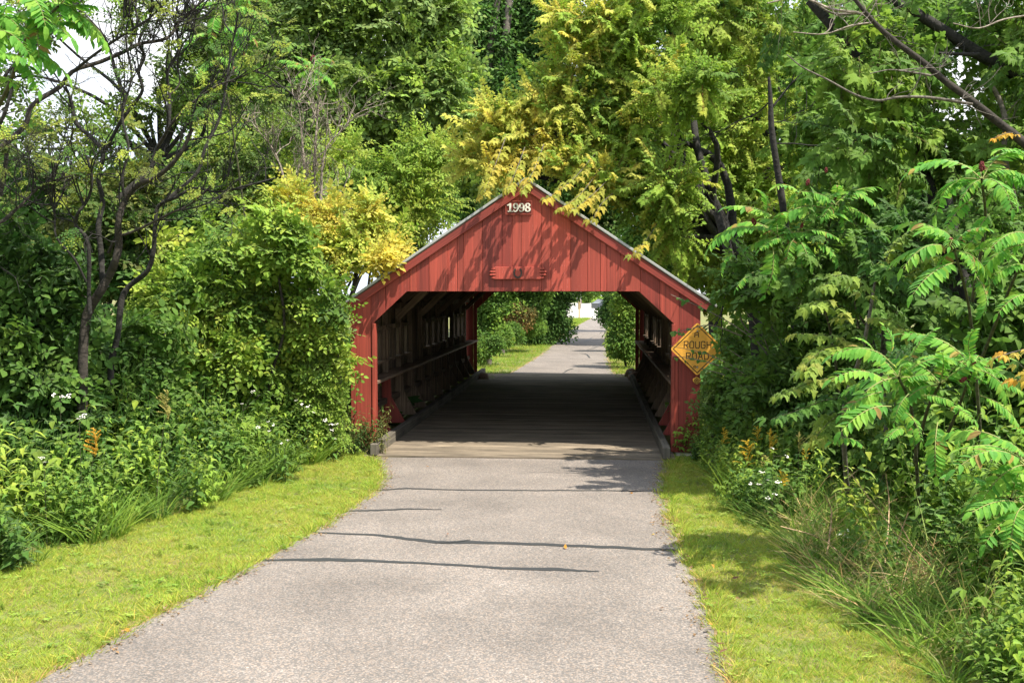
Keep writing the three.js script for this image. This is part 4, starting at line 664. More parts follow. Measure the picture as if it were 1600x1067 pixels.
sumac('bright sunlit sumac spreading over the right bank', 1420, 7.9, [[[1440, 900, 0, 1], [1435, 760], [1425, 640], [1405, 590]], [[1435, 760], [1480, 680], [1505, 620], [1520, 575]], [[1430, 720], [1450, 640], [1470, 600]]],
  [[1396, 570, 1300, 556, -.1, sumL], [1390, 556, 1382, 509, 0, sumL], [1367, 551, 1337, 528, -.1, sumL], [1421, 565, 1459, 517, 0, sumL], [1385, 596, 1300, 593, -.1, sumL], [1412, 596, 1462, 590, -.1, sumL], [1424, 576, 1494, 565, 0, sumL], [1421, 615, 1398, 660, -.2], [1393, 635, 1315, 674, -.1], [1378, 612, 1316, 648, -.05, sumL], [1466, 660, 1463, 744, -.1, sumM], [1441, 618, 1496, 632], [1480, 632, 1524, 659], [1519, 567, 1525, 515, .1], [1533, 618, 1594, 666], [1413, 668, 1388, 684, 0], [1421, 660, 1428, 697, 0], [1497, 680, 1497, 707, 0], [1515, 625, 1505, 595, .1, sumD], [1530, 605, 1570, 570, .2, sumD], [1350, 700, 1300, 690, .2, sumD], [1405, 640, 1440, 690, .1, sumM], [1545, 600, 1600, 615, .1, sumD]],
  [[1519, 574, .5, .8, .05], [1500, 596, .8, .5, .06]], sumM, .25);
sumac('low sumac with bright fronds at the lower right edge', 1610, 7, [[[1640, 950, 0, 1], [1630, 800], [1605, 725]], [[1632, 830], [1600, 790], [1580, 780]]], [[1600, 725, 1494, 733, 0, sumL], [1605, 719, 1548, 686, 0, sumL], [1612, 700, 1590, 670, .1, sumL], [1590, 785, 1520, 800], [1600, 795, 1540, 850], [1610, 760, 1560, 765, .1], [1600, 790, 1580, 860]], [], sumM, .25);
sumac('sumac fronds hanging in the top left corner', -60, 8, [[[-80, 900, 0, 1], [-70, 500], [-40, 200], [0, 60]], [[-50, 250], [10, 140], [40, 60], [90, 10]]], [[-10, 20, 40, 60, 0, sumD], [0, 40, -10, 110, 0], [-20, 50, 45, 85, -.1], [-10, 90, 50, 100, -.1, sumM], [60, 10, 130, 40, .2, sumD], [40, 30, 110, 60, .2, sumD], [60, 30, 60, 90, .2, sumD], [80, 20, 150, 10, .2, sumD], [30, 0, 70, 40, .1, sumD], [90, 40, 140, 60, .3, sumD], [20, 100, 60, 140, .2, sumD], [-20, 120, 30, 140, .1]], [], sumM, .3);
sumac('sumac fronds under the top edge left of the great tree', 380, 15.5, [[[390, 700, 0, 1], [400, 500], [370, 250], [345, 60], [360, -20]]], [[350, 5, 300, 12, 0, sumD], [340, 0, 365, 20, 0, sumM], [330, 55, 290, 75, 0, sumD], [345, 50, 395, 60, 0, sumD], [350, 40, 380, 80, 0, sumD], [360, 10, 410, 25, 0, sumD], [340, 20, 330, 60, 0, sumD], [335, 90, 370, 110, 0, sumD], [340, 95, 305, 120, 0, sumD]], [], sumM, .3);
sumac('single sumac rosette before the great tree', 440, 18.5, [[[450, 700, 0, 1], [440, 400], [470, 250], [484, 110]]], [[484, 108, 447, 103, 0, sumL], [484, 108, 452, 130, 0, sumL], [485, 108, 470, 138, 0, sumL], [486, 108, 490, 140, 0, sumL], [486, 107, 520, 130, 0, sumL], [486, 106, 520, 105, 0], [485, 104, 500, 85, 0, sumL], [484, 104, 460, 88, 0]], [[488, 100, .1, 1, .15]], sumM, .26);

// ------------------------------------------------------------ beyond the bridge: hedges, posts, lot
const hedge = (name, label, cat, o) => tree(name, label, cat, 'greenery beyond the bridge', { r0: .035, geos: GEO.far, mat: M.leaf, dens: 60, scale: .8, ...o });
hedge('shrub', 'tall dark leafy shrub left of the far path', 'shrub', { base: 790, d: 42, seed: 700, palette: P_light, puffs: [[765, 450, 40], [800, 440, 40], [775, 490, 34], [815, 480, 34], [755, 515, 26], [785, 508, 22], [830, 445, 40]] });
hedge('shrub', 'deep shaded shrub where the far path bends', 'shrub', { base: 855, d: 48, seed: 701, palette: P_dark, puffs: [[850, 430, 40], [870, 465, 26], [850, 480, 30], [868, 505, 22], [845, 515, 26], [830, 500, 26], [885, 445, 22]] });
hedge('shrub', 'rusty orange brown shrub seen through the bridge', 'shrub', { base: 815, d: 41, noTrunk: true, seed: 702, palette: pal(C(.3, .17, .06), C(.34, .22, .07), K.olive), puffs: [[810, 488, 9], [826, 492, 7], [800, 497, 6], [818, 502, 6], [806, 512, 7, 0, .5]], scale: .5, dens: 150 });
hedge('shrub', 'fresh green low shrub beside the far lawn', 'shrub', { base: 790, d: 33.5, noTrunk: true, seed: 703, palette: P_light, puffs: [[755, 548, 14], [768, 536, 13], [786, 526, 13, 1], [806, 520, 12, 5], [826, 514, 12, 9], [845, 512, 9, 13], [860, 510, 8, 17]], scale: .5, dens: 120 });
hedge('shrub', 'green shrub right of the far path', 'shrub', { base: 980, d: 33, seed: 704, palette: P_light, puffs: [[985, 490, 26], [972, 520, 22], [980, 550, 20], [990, 460, 30], [966, 540, 12, 2], [975, 470, 20]], scale: .6, dens: 100 });
hedge('tree', 'dark leaning young tree over the right of the far path', 'tree', { base: 985, d: 42, seed: 705, palette: P_dark, puffs: [[952, 478, 11], [962, 488, 10], [945, 492, 8], [958, 462, 14], [975, 455, 22], [950, 500, 6]], scale: .5, dens: 130, fork: [985, 490, 42] });
[[840, 210], [905, 230], [960, 220], [1010, 200]].forEach(([x, d], i) => hedge('far_tree', ['low far tree at the left behind the parking lot', 'pale far tree behind the pole across the lot', 'bushy far tree behind the parked car', 'far tree right of the parked car'][i], 'tree', { base: x, d, seed: 710 + i, puffs: [[x, 435, 22], [x + 18, 448, 16], [x - 18, 447, 16], [x, 455, 16]], palette: P_light, geos: GEO.farBig, dens: 22, scale: 1.3, sub: 3 }));
{
  seed(720);
  const post = (px, py, h, w, label, m) => { const p = G(px, py), t = thing('wooden_post', label, 'post', p); part('post_shaft', new THREE.CylinderGeometry(w * .9, w, h, 9).translate(0, h / 2 - .05, 0), m, t); part('post_cap', new THREE.ConeGeometry(w * .92, .04, 9).translate(0, h - .03, 0), m, t); };
  post(764, 571, .95, .1, 'rough grey wooden post left beyond the bridge', M.barkGray); post(785, 553, .7, .11, 'shorter grey post on the lawn beyond the bridge', M.barkGray);
  { const t = thing('marker_post', 'thin yellow brown marker post left of the far path', 'post', G(882, 512)); part('post_shaft', box(.09, 1, .06, 0, .45, 0, .01), new THREE.MeshStandardMaterial({ color: C(.42, .27, .08), roughness: .8 }), t); part('reflector', box(.06, .12, .01, 0, .82, .034), M.white, t); }
  { const t = thing('sign_post', 'thin post with small grey sign at the lot entrance', 'sign', G(905, 498)); part('post_shaft', box(.12, 2.3, .1, 0, 1.1, 0, .01), new THREE.MeshStandardMaterial({ color: C(.4, .3, .14), roughness: .8 }), t); part('sign_plate', box(.5, .6, .03, 0, 2.1, .07, .01), M.galv, t); }
  { const p = P(906, 470, 150).setY(0), t = thing('utility_pole', 'pale utility pole across the parking lot', 'pole', p); part('pole_shaft', new THREE.CylinderGeometry(.2, .28, 11, 10).translate(0, 5.5, 0), M.barkPale, t); part('crossarm', box(2.4, .14, .12, 0, 10, .2), M.barkGray, t); part('transformer', new THREE.CylinderGeometry(.25, .25, .8, 10).translate(.4, 9, .2), M.galv, t); }
  { // stones at the far right end of the bridge
    const rockM = new THREE.MeshStandardMaterial({ map: M.concrete.map, color: C(1.25, .95, .8), roughness: .95 });
    [[987, 590, .2, 'pinkish stone at the far right corner of the bridge'], [992, 596, .2, 'small pale stone beside the pinkish one'], [755, 594, .15, 'grey stone at the far left corner of the bridge']].forEach(([x, y, r, label]) => { const g = new THREE.IcosahedronGeometry(r, 3), p = g.attributes.position; for (let i = 0; i < p.count; i++) { const v = V().fromBufferAttribute(p, i), k = 1 + .5 * fbm(v.x * 4 + x, v.y * 4, v.z * 4, 3); p.setXYZ(i, v.x * k, v.y * k * .85, v.z * k); } g.computeVertexNormals(); const t = shade(new THREE.Mesh(g, rockM)); t.name = numbered('stone'); t.position.copy(G(x, y)).setY(r * .5); scene.add(t); tag(t, label, 'stone'); });
  }
  { // parked car far away
    const p = P(951, 480, 140).setY(0), t = thing('parked_car', 'dark parked car half hidden across the lot', 'car', p); t.rotation.y = .5;
    const paint = new THREE.MeshPhysicalMaterial({ color: C(.03, .04, .06), roughness: .35, clearcoat: 1, clearcoatRoughness: .1 }), glass = new THREE.MeshStandardMaterial({ color: C(.05, .06, .07), roughness: .08 }), tyre = new THREE.MeshStandardMaterial({ color: C(.02, .02, .02), roughness: .9 });
    const side = new THREE.Shape([[-2.2, .35], [2.2, .35], [2.25, .75], [1.9, .95], [1.0, 1.02], [.5, 1.45], [-1.2, 1.48], [-1.9, 1.05], [-2.2, .95]].map(q => new THREE.Vector2(...q)));
    part('body', new THREE.ExtrudeGeometry(side, { depth: 1.7, bevelEnabled: true, bevelSize: .06, bevelThickness: .06, bevelSegments: 2 }).translate(0, 0, -.85), paint, t);
    for (const z of [-.925, .925]) { part('window', new THREE.ExtrudeGeometry(new THREE.Shape([[.85, 1.03], [.42, 1.38], [-1.15, 1.4], [-1.65, 1.05]].map(q => new THREE.Vector2(...q))), { depth: .01, bevelEnabled: false }).translate(0, 0, z - .005), glass, t); for (const x of [-1.35, 1.35]) { part('wheel', new THREE.CylinderGeometry(.33, .33, .22, 18).rotateX(Math.PI / 2).translate(x, .33, z * .92), tyre, t); part('hubcap', new THREE.CylinderGeometry(.2, .2, .03, 12).rotateX(Math.PI / 2).translate(x, .33, z * 1.05), M.galv, t); } }
    for (const z of [-.65, .65]) { part('headlight', box(.06, .14, .34, 2.24, .72, z, .02), M.white, t); part('tail_light', box(.06, .16, .3, -2.22, .82, z, .02), M.rust, t); }
  }
}
// ------------------------------------------------------------ undergrowth and grass
const W = l => l.map(p => G(p[0], p[1]));
function weedGeo(kind) {
  const mb = new MB(), n = kind === 'tall' ? 4 : 6;
  for (let k = 0; k < n; k++) {
    const h = R(.55, 1), lean = V(R(-.35, .35), 1, R(-.35, .35)).normalize(), o = V(R(-.14, .14), 0, R(-.14, .14)); mb.stick(o, o.clone().addScaledVector(lean, h), .004, .002, C(.5, .7, .5));
    if (kind === 'tri') { for (let i = 0; i < 7; i++) { const f = .2 + .8 * i / 7, a = i * 2.4 + k; compound(mb, o.clone().addScaledVector(lean, h * f), V(Math.cos(a), R(0, .5), Math.sin(a)), V(0, 1, 0).add(RV(.2)), R(.08, .12), 3); } continue; }
    const m = kind === 'tall' ? 18 : 13;
    for (let i = 0; i < m; i++) { const f = .12 + .88 * i / m, a = i * 2.4 + k, p = o.clone().addScaledVector(lean, h * f), s = kind === 'tall' ? R(.09, .13) : R(.08, .14) * (1.15 - .4 * f); mb.leaf(p, V(Math.cos(a), R(-.1, .5), Math.sin(a)), V(0, 1, 0).add(RV(.3)), s, kind === 'tall' ? s * .24 : s * .62, kind === 'tall' ? 'lance' : kind === 'lobed' ? 'lobed' : 'ovate', vary(.2), R(.1, .35), R(.3, .9)); }
  }
  return mb.geo();
}
function tuftGeo(n, h, w, spread, lean, tan = 0) { const mb = new MB(); for (let i = 0; i < n; i++) { const a = R(0, 6.28), q = Math.sqrt(rng()) * spread, d = V(Math.cos(a) * lean * R(.2, 1), 1, Math.sin(a) * lean * R(.2, 1)), hh = h * R(.45, 1.1); mb.blade(V(Math.cos(a) * q, -.01, Math.sin(a) * q), d, V(Math.cos(a + R(-1, 1)) * R(.3, 1.3) * lean * 1.4, -R(.1, .9) * lean, Math.sin(a + R(-1, 1)) * lean), hh, w * R(.6, 1.2), rng() < tan ? C(1.5, 1.0, 1.6) : vary(.2)); } return mb.geo(); }
seed(800);
const weeds = ['broad', 'lobed', 'broad', 'lobed', 'tall', 'tri'].map(weedGeo), tufts = [0, 1, 2].map(i => tuftGeo(16, .085, .0032, .05, .8, .18)), longTufts = [0, 1].map(() => tuftGeo(36, .62, .0095, .1, .75, .07)), dryTufts = [0, 1].map(() => tuftGeo(24, .6, .006, .14, 1.1, 0));
function field(name, label, geos, mat, polys, per, size, palette, tilt = .15) {
  const t = new THREE.Group(); t.name = numbered(name); scene.add(t); tag(t, label, null, null, 'stuff'); const lists = geos.map(() => []);
  for (const poly of polys) scatter(poly, per, (x, z) => { const s = size(x, z); if (s <= 0) return; const m = new THREE.Matrix4().makeRotationFromEuler(new THREE.Euler(R(-tilt, tilt), R(0, 6.28), R(-tilt, tilt))); m.scale(V(s, s * R(.8, 1.2), s)).setPosition(x, 0, z); lists[Math.floor(rng() * geos.length)].push({ m, c: palette(V(x, 0, z)) }); });
  lists.forEach((l, i) => l.length && instances('blades', geos[i], mat, l, t)); return t;
}
const wl = [[-200, 960], [0, 900], [120, 862], [210, 836], [350, 786], [480, 738], [550, 704]], wr = [[1064, 712], [1095, 735], [1128, 785], [1180, 832], [1240, 872], [1290, 930], [1380, 992], [1480, 1067], [1560, 1140]];
const leftWeeds = W([...wl, [552, 676], [540, 650], [300, 650], [100, 660], [-150, 700], [-400, 800]]), rightWeeds = W([...wr, [1900, 1150], [1800, 800], [1500, 690], [1300, 660], [1110, 672]]);
const distTo = (x, z, line) => { let b = 1e9; for (let i = 0; i + 1 < line.length; i++) { const p = line[i], q = line[i + 1], dx = q.x - p.x, dz = q.z - p.z, t = Math.max(0, Math.min(1, ((x - p.x) * dx + (z - p.z) * dz) / (dx * dx + dz * dz))); b = Math.min(b, Math.hypot(x - p.x - t * dx, z - p.z - t * dz)); } return b; };
const WL = W(wl), WR = W(wr), DRY = W([[1205, 838], [1250, 880], [1300, 938], [1400, 1000], [1500, 1075], [1640, 1060], [1560, 880], [1440, 800], [1300, 770]]);
field('weeds', 'green leafy weeds along the foot of the left shrubs', weeds, M.leaf, [leftWeeds], 13, (x, z) => Math.min(1.5, .72 + .5 * distTo(x, z, WL)) * R(.7, 1.15), pal(K.green, K.mid, K.bright, K.lime, K.yg));
field('weeds', 'green leafy weeds along the foot of the right shrubs', weeds, M.leaf, [rightWeeds], 13, (x, z) => inPoly(x, z, DRY) && rng() < .75 ? 0 : Math.min(1.35, .6 + .5 * distTo(x, z, WR)) * R(.7, 1.15), pal(K.mid, K.bright, K.lime, K.yg));
field('tall_grass', 'long arching grass at the edge of the left weeds', longTufts, M.grass, [W([[-100, 925], [0, 893], [210, 832], [350, 778], [500, 724], [470, 715], [330, 745], [200, 790], [0, 840], [-100, 870]])], 14, () => R(.6, 1.25), pal(K.mid, K.bright, K.lime));
field('tall_grass', 'long grass at the edge of the right weeds', longTufts, M.grass, [W([[1100, 745], [1180, 838], [1290, 935], [1500, 1090], [1700, 1090], [1500, 880], [1320, 790], [1150, 745]])], 9, () => R(.5, 1.1), pal(K.mid, K.bright, K.lime));
const rl = roadL.filter(p => p[1] > 700), rr = roadR.filter(p => p[1] > 700);
const vergeL = W([...rl.map(p => [p[0] + 1 + (p[1] - 700) * .004, p[1]]), [560, 705], [520, 705], [440, 735], [340, 770], [200, 822], [0, 880], [-330, 1000], [-700, 1330]]), vergeR = W([...rr.map(p => [p[0] - 1 - (p[1] - 700) * .004, p[1]]), [1070, 705], [1110, 730], [1145, 785], [1210, 835], [1270, 885], [1320, 945], [1420, 1000], [1560, 1090], [1800, 1330]]);
const lawn = pal(C(.18, .33, .03), C(.29, .43, .048), C(.39, .47, .063), C(.31, .43, .052), C(.47, .42, .12));
field('grass', 'short sunlit yellow green grass left of the path', tufts, M.grass, [vergeL], 540, (x, z) => R(.6, 1.25) * (1 + .35 * fbm(x * 1.3, z * 1.3, 2, 3)), lawn);
field('grass', 'short sunlit yellow green grass right of the path', tufts, M.grass, [vergeR], 540, (x, z) => R(.6, 1.25) * (1 + .35 * fbm(x * 1.3, z * 1.3, 2, 3)), lawn);
field('clover', 'small round leaves of clover among the verge grass', [0, 1].map(() => { const mb = new MB(); for (let i = 0; i < 12; i++) { const a = R(0, 6.28), q = R(0, .08), o = V(Math.cos(a) * q, R(.02, .05), Math.sin(a) * q); for (let k = 0; k < 3; k++) mb.leaf(o, V(Math.cos(a + k * 2.1), .2, Math.sin(a + k * 2.1)), V(0, 1, 0), .022, .02, 'round', vary(.15), .1, .1); } return mb.geo(); }), M.grass, [vergeL, vergeR], 10, () => R(.35, .8), pal(K.bright, K.lime, K.yg));
field('verge_weeds', 'small broad leaved weeds dotted through the verge grass', [weeds[0], weeds[1], weeds[5]], M.leaf, [vergeL, vergeR], 4, () => R(.06, .15), pal(K.bright, K.lime, K.yg), .4);
{ // ragged edge: longer tufts leaning over the asphalt, and bits of litter caught along it
  const cl = new THREE.CatmullRomCurve3(rl.map(p => G(...p)), false, 'centripetal'), cr = new THREE.CatmullRomCurve3(rr.map(p => G(...p)), false, 'centripetal'), lt = [[], []], ll = [[], []];
  const bit = [0, 1].map(() => { const mb = new MB(); for (let i = 0; i < 5; i++) mb.leaf(V(R(-.06, .06), R(.004, .014), R(-.06, .06)), V(R(-1, 1), R(-.1, .2), R(-1, 1)), V(0, 1, 0).add(RV(.3)), R(.014, .045), R(.005, .022), 'simple', vary(.3), .4, .3); return mb.geo(); });
  for (const [c, s] of [[cl, -1], [cr, 1]]) for (let i = 0; i < 420; i++) {
    const f = rng(), p = c.getPointAt(f), q = R(0, .12) + .06 * fbm(p.z * 2, s * 4, 1, 3), m = new THREE.Matrix4().makeRotationFromEuler(new THREE.Euler(R(-.4, .4), R(0, 6.28), R(-.4, .4))), k = R(.8, 2);
    m.scale(V(k, k, k)).setPosition(p.x + s * q, 0, p.z); lt[i % 2].push({ m, c: lawn(p) });
    if (i < 300) { const n = new THREE.Matrix4().makeRotationY(R(0, 6.28)), z = R(.5, 1.3); n.scale(V(z, z, z)).setPosition(p.x + s * R(-.14, .06), .013, p.z); ll[i % 2].push({ m: n, c: C(.34, .2, .1).lerp(C(.5, .36, .2), rng()).multiplyScalar(R(.5, 1.1)) }); }
  }
  const a = new THREE.Group(); a.name = 'edge_grass'; scene.add(a); tag(a, 'longer grass tufts leaning over both edges of the path', null, null, 'stuff'); lt.forEach((l, i) => instances('blades', tufts[i], M.grass, l, a));
  const b = new THREE.Group(); b.name = 'litter'; scene.add(b); tag(b, 'brown bits of leaf litter caught along the path edges', null, null, 'stuff'); ll.forEach((l, i) => instances('litter_bits', bit[i], M.leafMatte, l, b));
}
// lawns beyond the bridge
const farL = W([[775, 594], [800, 581], [850, 551], [880, 523], [905, 507], [924, 497], [870, 497], [850, 518], [800, 530], [740, 545], [700, 570], [700, 600]]), farR = W([[970, 594], [956, 580], [950, 560], [947, 530], [951, 512], [960, 498], [990, 498], [985, 540], [1000, 590]]);
field('far_grass', 'sunlit lawn on both sides of the far path', tufts, M.grass, [farL, farR], 26, () => R(1.8, 3), pal(C(.16, .32, .03), C(.24, .38, .04), C(.36, .4, .06)));
// shaded undergrowth further in on both sides
const bushes = [0, 1].map(() => farSpray(70, .5, .15, .09, 'ovate'));
field('undergrowth', 'shaded undergrowth filling the woods on both sides', bushes, M.leafMatte, [W([[552, 672], [-300, 690], [-900, 640], [-600, 540], [600, 530], [640, 610]]), W([[1110, 672], [1300, 660], [1700, 690], [2300, 640], [1900, 540], [1060, 530], [1060, 610]])], 1.4, (x, z) => R(.9, 2.2), pal(K.deep, K.green, K.mid), .4);
field('meadow', 'bright weedy meadow behind the parking lot', bushes, M.leafMatte, [[V(-60, 0, -235), V(75, 0, -235), V(75, 0, -290), V(-60, 0, -290)]], .12, () => R(2.5, 5), pal(K.bright, K.lime, K.yg), .2);

// twigs of the yellowing tree hanging before the bridge peak
{
  const t = scene.children.find(o => o.userData.label === 'yellowing boxelder tree leaning its leaves over the roof peak'); seed(850);
  const yM = leafMats([C(.42, .42, .06), C(.52, .46, .07), C(.36, .4, .06), C(.55, .44, .06)]);
  for (const [p, n0] of [[[[790, 215, 16], [772, 262, 15.4], [757, 300, 15.1]], 11], [[[820, 230, 16], [805, 270, 15.4], [792, 296, 15.15]], 12], [[[850, 225, 16], [832, 270, 15.4], [815, 296, 15.15]], 11], [[[930, 240, 16.3], [890, 285, 15.4], [850, 312, 15.1]], 14], [[[940, 260, 16.3], [905, 305, 15.4], [872, 328, 15.1]], 13], [[[960, 270, 16.3], [925, 305, 15.4], [893, 330, 15.1]], 13], [[[975, 290, 16.3], [940, 318, 15.4], [925, 345, 15.1]], 8], [[[1040, 330, 16], [1010, 375, 15.3], [990, 400, 15]], 9]]) leafyTwig(t, p, Math.round(n0 * 1.5), .12, yM, M.barkGray, .006);
}
// --- flowers
function stalk(t, h, lean, leaves, col, kind = 'lance') {
  part('stem', limb([V(0, -.03, 0), V(lean.x * .4, h * .55, lean.z * .4), V(lean.x, h, lean.z)], [.005, .0025], 5), M.barkGreen, t);
  const mb = new MB(); for (let i = 0; i < leaves; i++) { const f = .1 + .8 * i / leaves, a = i * 2.4; mb.leaf(V(lean.x * f * f, h * f, lean.z * f * f), V(Math.cos(a), R(0, .5), Math.sin(a)), V(0, 1, 0), R(.08, .13) * (1.1 - .4 * f), kind === 'lance' ? .028 : .05, kind, col.clone().multiplyScalar(R(.8, 1.2)), .2, .6); }
  const m = part('leaves', mb.geo(), M.leaf, t); m.userData.kind = 'stuff'; return V(lean.x, h, lean.z);
}
const plumeGeo = [0, 1, 2].map(i => { seed(860 + i); const mb = new MB(); for (let k = 0; k < 18; k++) { const a = R(0, 6.28), d = V(Math.cos(a) * .6 + .3, R(.5, 1), Math.sin(a) * .6), o = V(0, k * .013 - .14, 0), n = Math.round((7 + 9 * (1 - k / 18)) * R(.6, 1.1)); let p = o.clone(); for (let j = 0; j < n; j++) { d.add(V(.02, -.05, 0)).add(RV(.12)); p = p.clone().addScaledVector(d.clone().normalize(), .0095); for (let q = 0; q < 4; q++) mb.leaf(p, V(R(-1, 1), R(.2, 1), R(-1, 1)), V(0, 1, 0).add(RV(.4)), .014, .011, 'simple', C(1, 1, 1).multiplyScalar(R(.75, 1.25)), .1, 0); } } return mb.geo(); });
const plumeM = (c) => { const m = M.leafMatte.clone(); m.color.copy(c); return m; };
const golden = plumeM(C(.75, .56, .06)), paleGold = plumeM(C(.5, .46, .15)), rustGold = plumeM(C(.72, .46, .06));
seed(870);
[[150, 688, 10.2, 'goldenrod plume bending left, deep gold, before the left shrubs', rustGold, 1.2, .12], [262, 632, 11.2, 'pale tall goldenrod with greenish plume in the left weeds', paleGold, 1.3, .16], [1130, 683, 13.2, 'goldenrod close to the right bridge post', golden, 1.0, 0], [1168, 706, 12, 'broad flat topped goldenrod in the right weeds', golden, 1.35, .05], [1203, 688, 12.1, 'goldenrod beside the broad flat topped one', golden, 1.1, .03], [1183, 676, 12.6, 'small goldenrod behind the broad flat topped one', golden, .8, 0], [1248, 690, 11.8, 'small dull goldenrod under the boxelder leaves', paleGold, .9, 0], [1260, 708, 11.5, 'short goldenrod right of the dull one', golden, .7, .02], [1220, 750, 10.9, 'low goldenrod among the white flowers', golden, .85, 0], [1197, 722, 11.5, 'fading goldenrod above the white flowers', paleGold, .75, 0]].forEach(([x, y, d, label, m, s, lean]) => {
  const top = P(x, y, d), t = thing('goldenrod', label, 'wildflower', V(top.x - lean, 0, top.z), 'goldenrods among the weeds'); const tip = stalk(t, top.y, V(lean, 0, .02), 16, C(.1, .22, .035)); const f = part('flower_plume', plumeGeo[Math.floor(rng() * 3)], m, t); f.position.copy(tip); f.scale.setScalar(s); f.rotation.y = lean > .1 ? Math.PI : R(0, 6);
});
const petalM = new THREE.MeshPhysicalMaterial({ color: C(.78, .76, .7), roughness: .9, side: THREE.DoubleSide });
const headGeo = [0, 1].map(i => { seed(880 + i); const mb = new MB(); for (let k = 0; k < 9; k++) { const o = V(R(-.035, .035), R(-.008, .012), R(-.035, .035)); for (let j = 0; j < 7; j++) mb.leaf(o, V(Math.cos(j * .9), .35, Math.sin(j * .9)), V(0, 1, 0), .012, .009, 'simple', C(1, 1, 1), .1, .2); } return mb.geo(); });
seed(890);
[['white flat flower heads low by the left verge', 70, 722, 9.8, [[70, 722], [64, 716]]], ['trio of white flower heads high in the left weeds', 95, 618, 11, [[84, 617], [96, 620], [106, 619]]], ['white flowers above the golden bent plume', 125, 652, 10.6, [[122, 654], [130, 650]]], ['white flower cluster left of centre of the weeds', 380, 632, 13.6, [[378, 631], [395, 612], [405, 618]]], ['pale flower cluster in the middle of the left weeds', 420, 664, 13.2, [[419, 659], [426, 664], [420, 673], [403, 668]]], ['line of small white heads near the left post', 480, 632, 14.4, [[472, 632], [480, 635], [489, 644], [462, 626]]], ['white heads beside the left post', 520, 665, 14.6, [[508, 657], [518, 664], [526, 663], [518, 672], [523, 685]]], ['small white heads low in the left weeds', 445, 692, 13, [[440, 693], [449, 688]]],
  ['white yarrow heads topmost in the right weeds', 1208, 702, 11.6, [[1208, 701], [1230, 714]]], ['large white heads in the right weeds', 1193, 748, 10.9, [[1190, 737], [1198, 749], [1186, 757], [1172, 756]]], ['white heads lowest in the right weeds', 1206, 776, 10.5, [[1201, 779], [1212, 773], [1216, 754]]], ['white heads in the tangled right grass', 1325, 833, 9.4, [[1312, 836], [1328, 830], [1322, 838]]]].forEach(([label, x, y, d, heads]) => {
  const top = P(x, y + 10, d), t = thing('white_wildflower', label, 'wildflower', V(top.x, 0, top.z), 'white wildflowers among the weeds'); const tip = stalk(t, top.y, V(0, 0, .03), 12, C(.12, .25, .04), 'ovate');
  for (const h of heads) { const q = P(h[0], h[1], d - .03).sub(t.position); part('stem', limb([tip, q], [.003, .002], 4), M.barkGreen, t); const f = part('flower_head', headGeo[Math.floor(rng() * 2)], petalM, t); f.position.copy(q); f.rotation.set(R(.1, .6), R(0, 6), R(-.3, .3)); f.scale.setScalar(R(.5, .85)); }
});
// --- dry bent grass on the right bank, reeds on the left
const dryM = M.grass;
seed(900);
field('dry_grass', 'dry tan bent grass tangled on the right bank', dryTufts, dryM, [DRY], 20, () => R(.7, 1.5), pal(C(.5, .36, .19), C(.55, .4, .22), C(.3, .36, .08), C(.16, .32, .05), C(.2, .34, .05)), .5);
field('dry_grass', 'dry reddish grass low in the left weeds', dryTufts, dryM, [W([[140, 855], [200, 835], [290, 800], [270, 780], [170, 815], [100, 850]])], 9, () => R(.4, .8), pal(C(.4, .28, .15), C(.3, .25, .1), C(.16, .26, .05)), .5);
{
  const stems = (label, list) => list.forEach(([a, b, c, d, m, r]) => { const A = G(...a), t = thing('dry_stalk', label.shift(), 'stalk', A); const mid = P(b[0], b[1], d).sub(A), end = P(c[0], c[1], d - .1).sub(A); part('stem', limb([V(0, -.02, 0), mid, end], [r, r * .6], 5), m, t); });
  const tan = bark(1.1, .75, .48), grn = bark(.45, .6, .16);
  function bark(r, g, b) { const m = M.barkPale.clone(); m.color.copy(C(r * .8, g * .8, b * .8)); return m; }
  stems(['long tan stalk arching left over the right verge', 'tan stalk leaning right from the tangle', 'upright green reed in the right tangle', 'broken tan stalk with bent top in the right tangle', 'thin tan stalk crossing the tangle to the right', 'tan stalk lying low over the verge edge', 'pale green reed leaning left before the big sumac', 'brown bramble cane arching at the lower right corner', 'tan stalk standing in the middle of the tangle', 'slim tan stalk rising behind the tangle'],
    [[[1350, 905], [1290, 845], [1220, 822], 9, tan, .007], [[1480, 950], [1440, 880], [1400, 805], 8.6, tan, .007], [[1470, 960], [1440, 800], [1398, 665], 8.7, grn, .006], [[1290, 880], [1300, 800], [1290, 775], 9.2, tan, .009], [[1490, 955], [1420, 860], [1330, 740], 8.4, tan, .006], [[1330, 945], [1290, 890], [1250, 885], 8.5, tan, .006], [[1420, 930], [1380, 800], [1335, 770], 8.8, grn, .006], [[1640, 1010], [1560, 1010], [1440, 1018], 7, tan, .007], [[1410, 935], [1400, 860], [1420, 800], 8.8, tan, .008], [[1380, 920], [1390, 790], [1385, 740], 9, tan, .006]]);
}
// weeds at the foot of the bridge posts
field('weeds', 'brownish weeds clinging to the foot of the left post', [weedGeo('tall'), weedGeo('tall')], M.leaf, [W([[548, 716], [598, 712], [590, 700], [545, 700]])], 42, () => R(.45, .8), pal(K.olive, C(.25, .2, .06), K.mid, K.bright), .35);
field('weeds', 'sparse creepers at the foot of the right post', [weedGeo('broad')], M.leaf, [W([[1042, 718], [1110, 716], [1110, 702], [1054, 702]])], 14, () => R(.2, .5), pal(K.mid, K.bright, K.olive), .3);
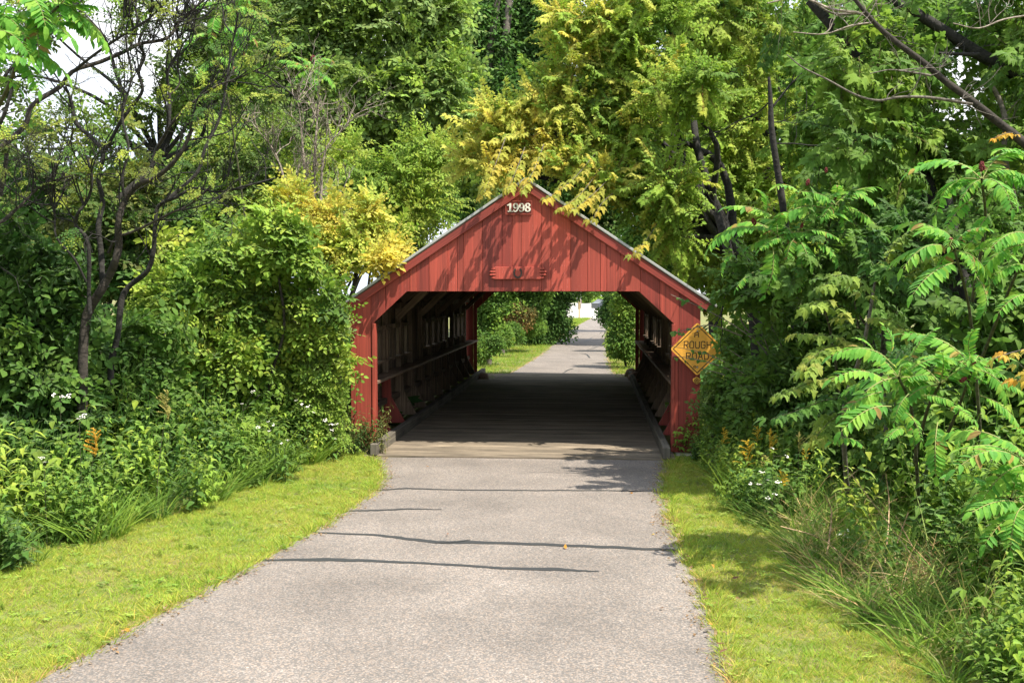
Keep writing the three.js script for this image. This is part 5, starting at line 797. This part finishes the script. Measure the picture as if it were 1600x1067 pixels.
// --- fallen leaves
seed(910);
{
  const lg = [0, 1, 2].map(() => { const mb = new MB(); mb.leaf(V(0, 0, -.5), V(0, 0, 1), V(0, 1, 0), 1, .55, 'lobed', C(1, 1, 1), R(.3, .7), R(-.5, .5)); return mb.geo(); }), lm = leafMats([C(.62, .3, .05), C(.55, .2, .08), C(.6, .42, .08), C(.25, .13, .07), C(.5, .28, .16)]);
  const L = [[883, 856, 'orange leaf on the long tar seam'], [1020, 835, 'yellow leaf lying alone right of the road middle'], [987, 770, 'orange leaf just past the farthest tar seam'], [1027, 785, 'leaf on the right road edge beyond the seams'], [1033, 791, 'reddish leaf beside the right road edge'], [1041, 812, 'tan leaf at the bend of the right edge'], [1060, 846, 'orange leaf above the end of the long seam'], [1066, 853, 'second orange leaf at the end of the long seam'], [1074, 871, 'brown leaf on the right edge under the long seam'], [1080, 886, 'pale curled leaf on the right edge'], [1092, 908, 'tan leaf on the right edge lower down'], [1104, 948, 'brown leaf on the right road edge'], [1110, 988, 'bright orange leaf on the right edge'], [1126, 1020, 'large brown curled leaf at the lower right edge'], [1131, 1031, 'small orange leaf below the curled brown one'], [1140, 1053, 'tan leaf at the bottom of the right edge'], [1178, 1046, 'dark brown leaf in the right grass'], [1155, 945, 'pink brown leaf in the right grass'], [1150, 914, 'brown leaf higher in the right grass'], [1115, 893, 'orange leaf in the right grass near the edge'], [1108, 845, 'pale leaf in the upper right grass'], [1075, 802, 'tan leaf at the top of the right verge'], [255, 956, 'black brown leaf on the left road edge'], [199, 985, 'orange leaf on the left road edge'], [668, 730, 'orange leaf before the bridge threshold'], [700, 836, 'tiny red leaf above the long seam'], [1035, 952, 'dark bit of bark on the road']];
  for (const [x, y, label] of L) { const grass = x > 1095 || (x < 150), m = shade(new THREE.Mesh(lg[Math.floor(rng() * 3)], lm[label.match(/brown|dark|black/) ? 3 : label.match(/orange/) ? 0 : label.match(/yellow/) ? 2 : label.match(/red|pink/) ? 1 : 4])); m.name = numbered('fallen_leaf'); const p = G(x, y, .02), s = R(.045, .07); m.position.copy(p).setY(.025 + (grass ? .05 : 0)); m.scale.setScalar(s); m.rotation.set(R(-.2, .3), R(0, 6.28), R(-.3, .3)); scene.add(m); tag(m, label, 'leaf', 'leaves fallen by the path'); }
}
renderer.render(scene, camera);
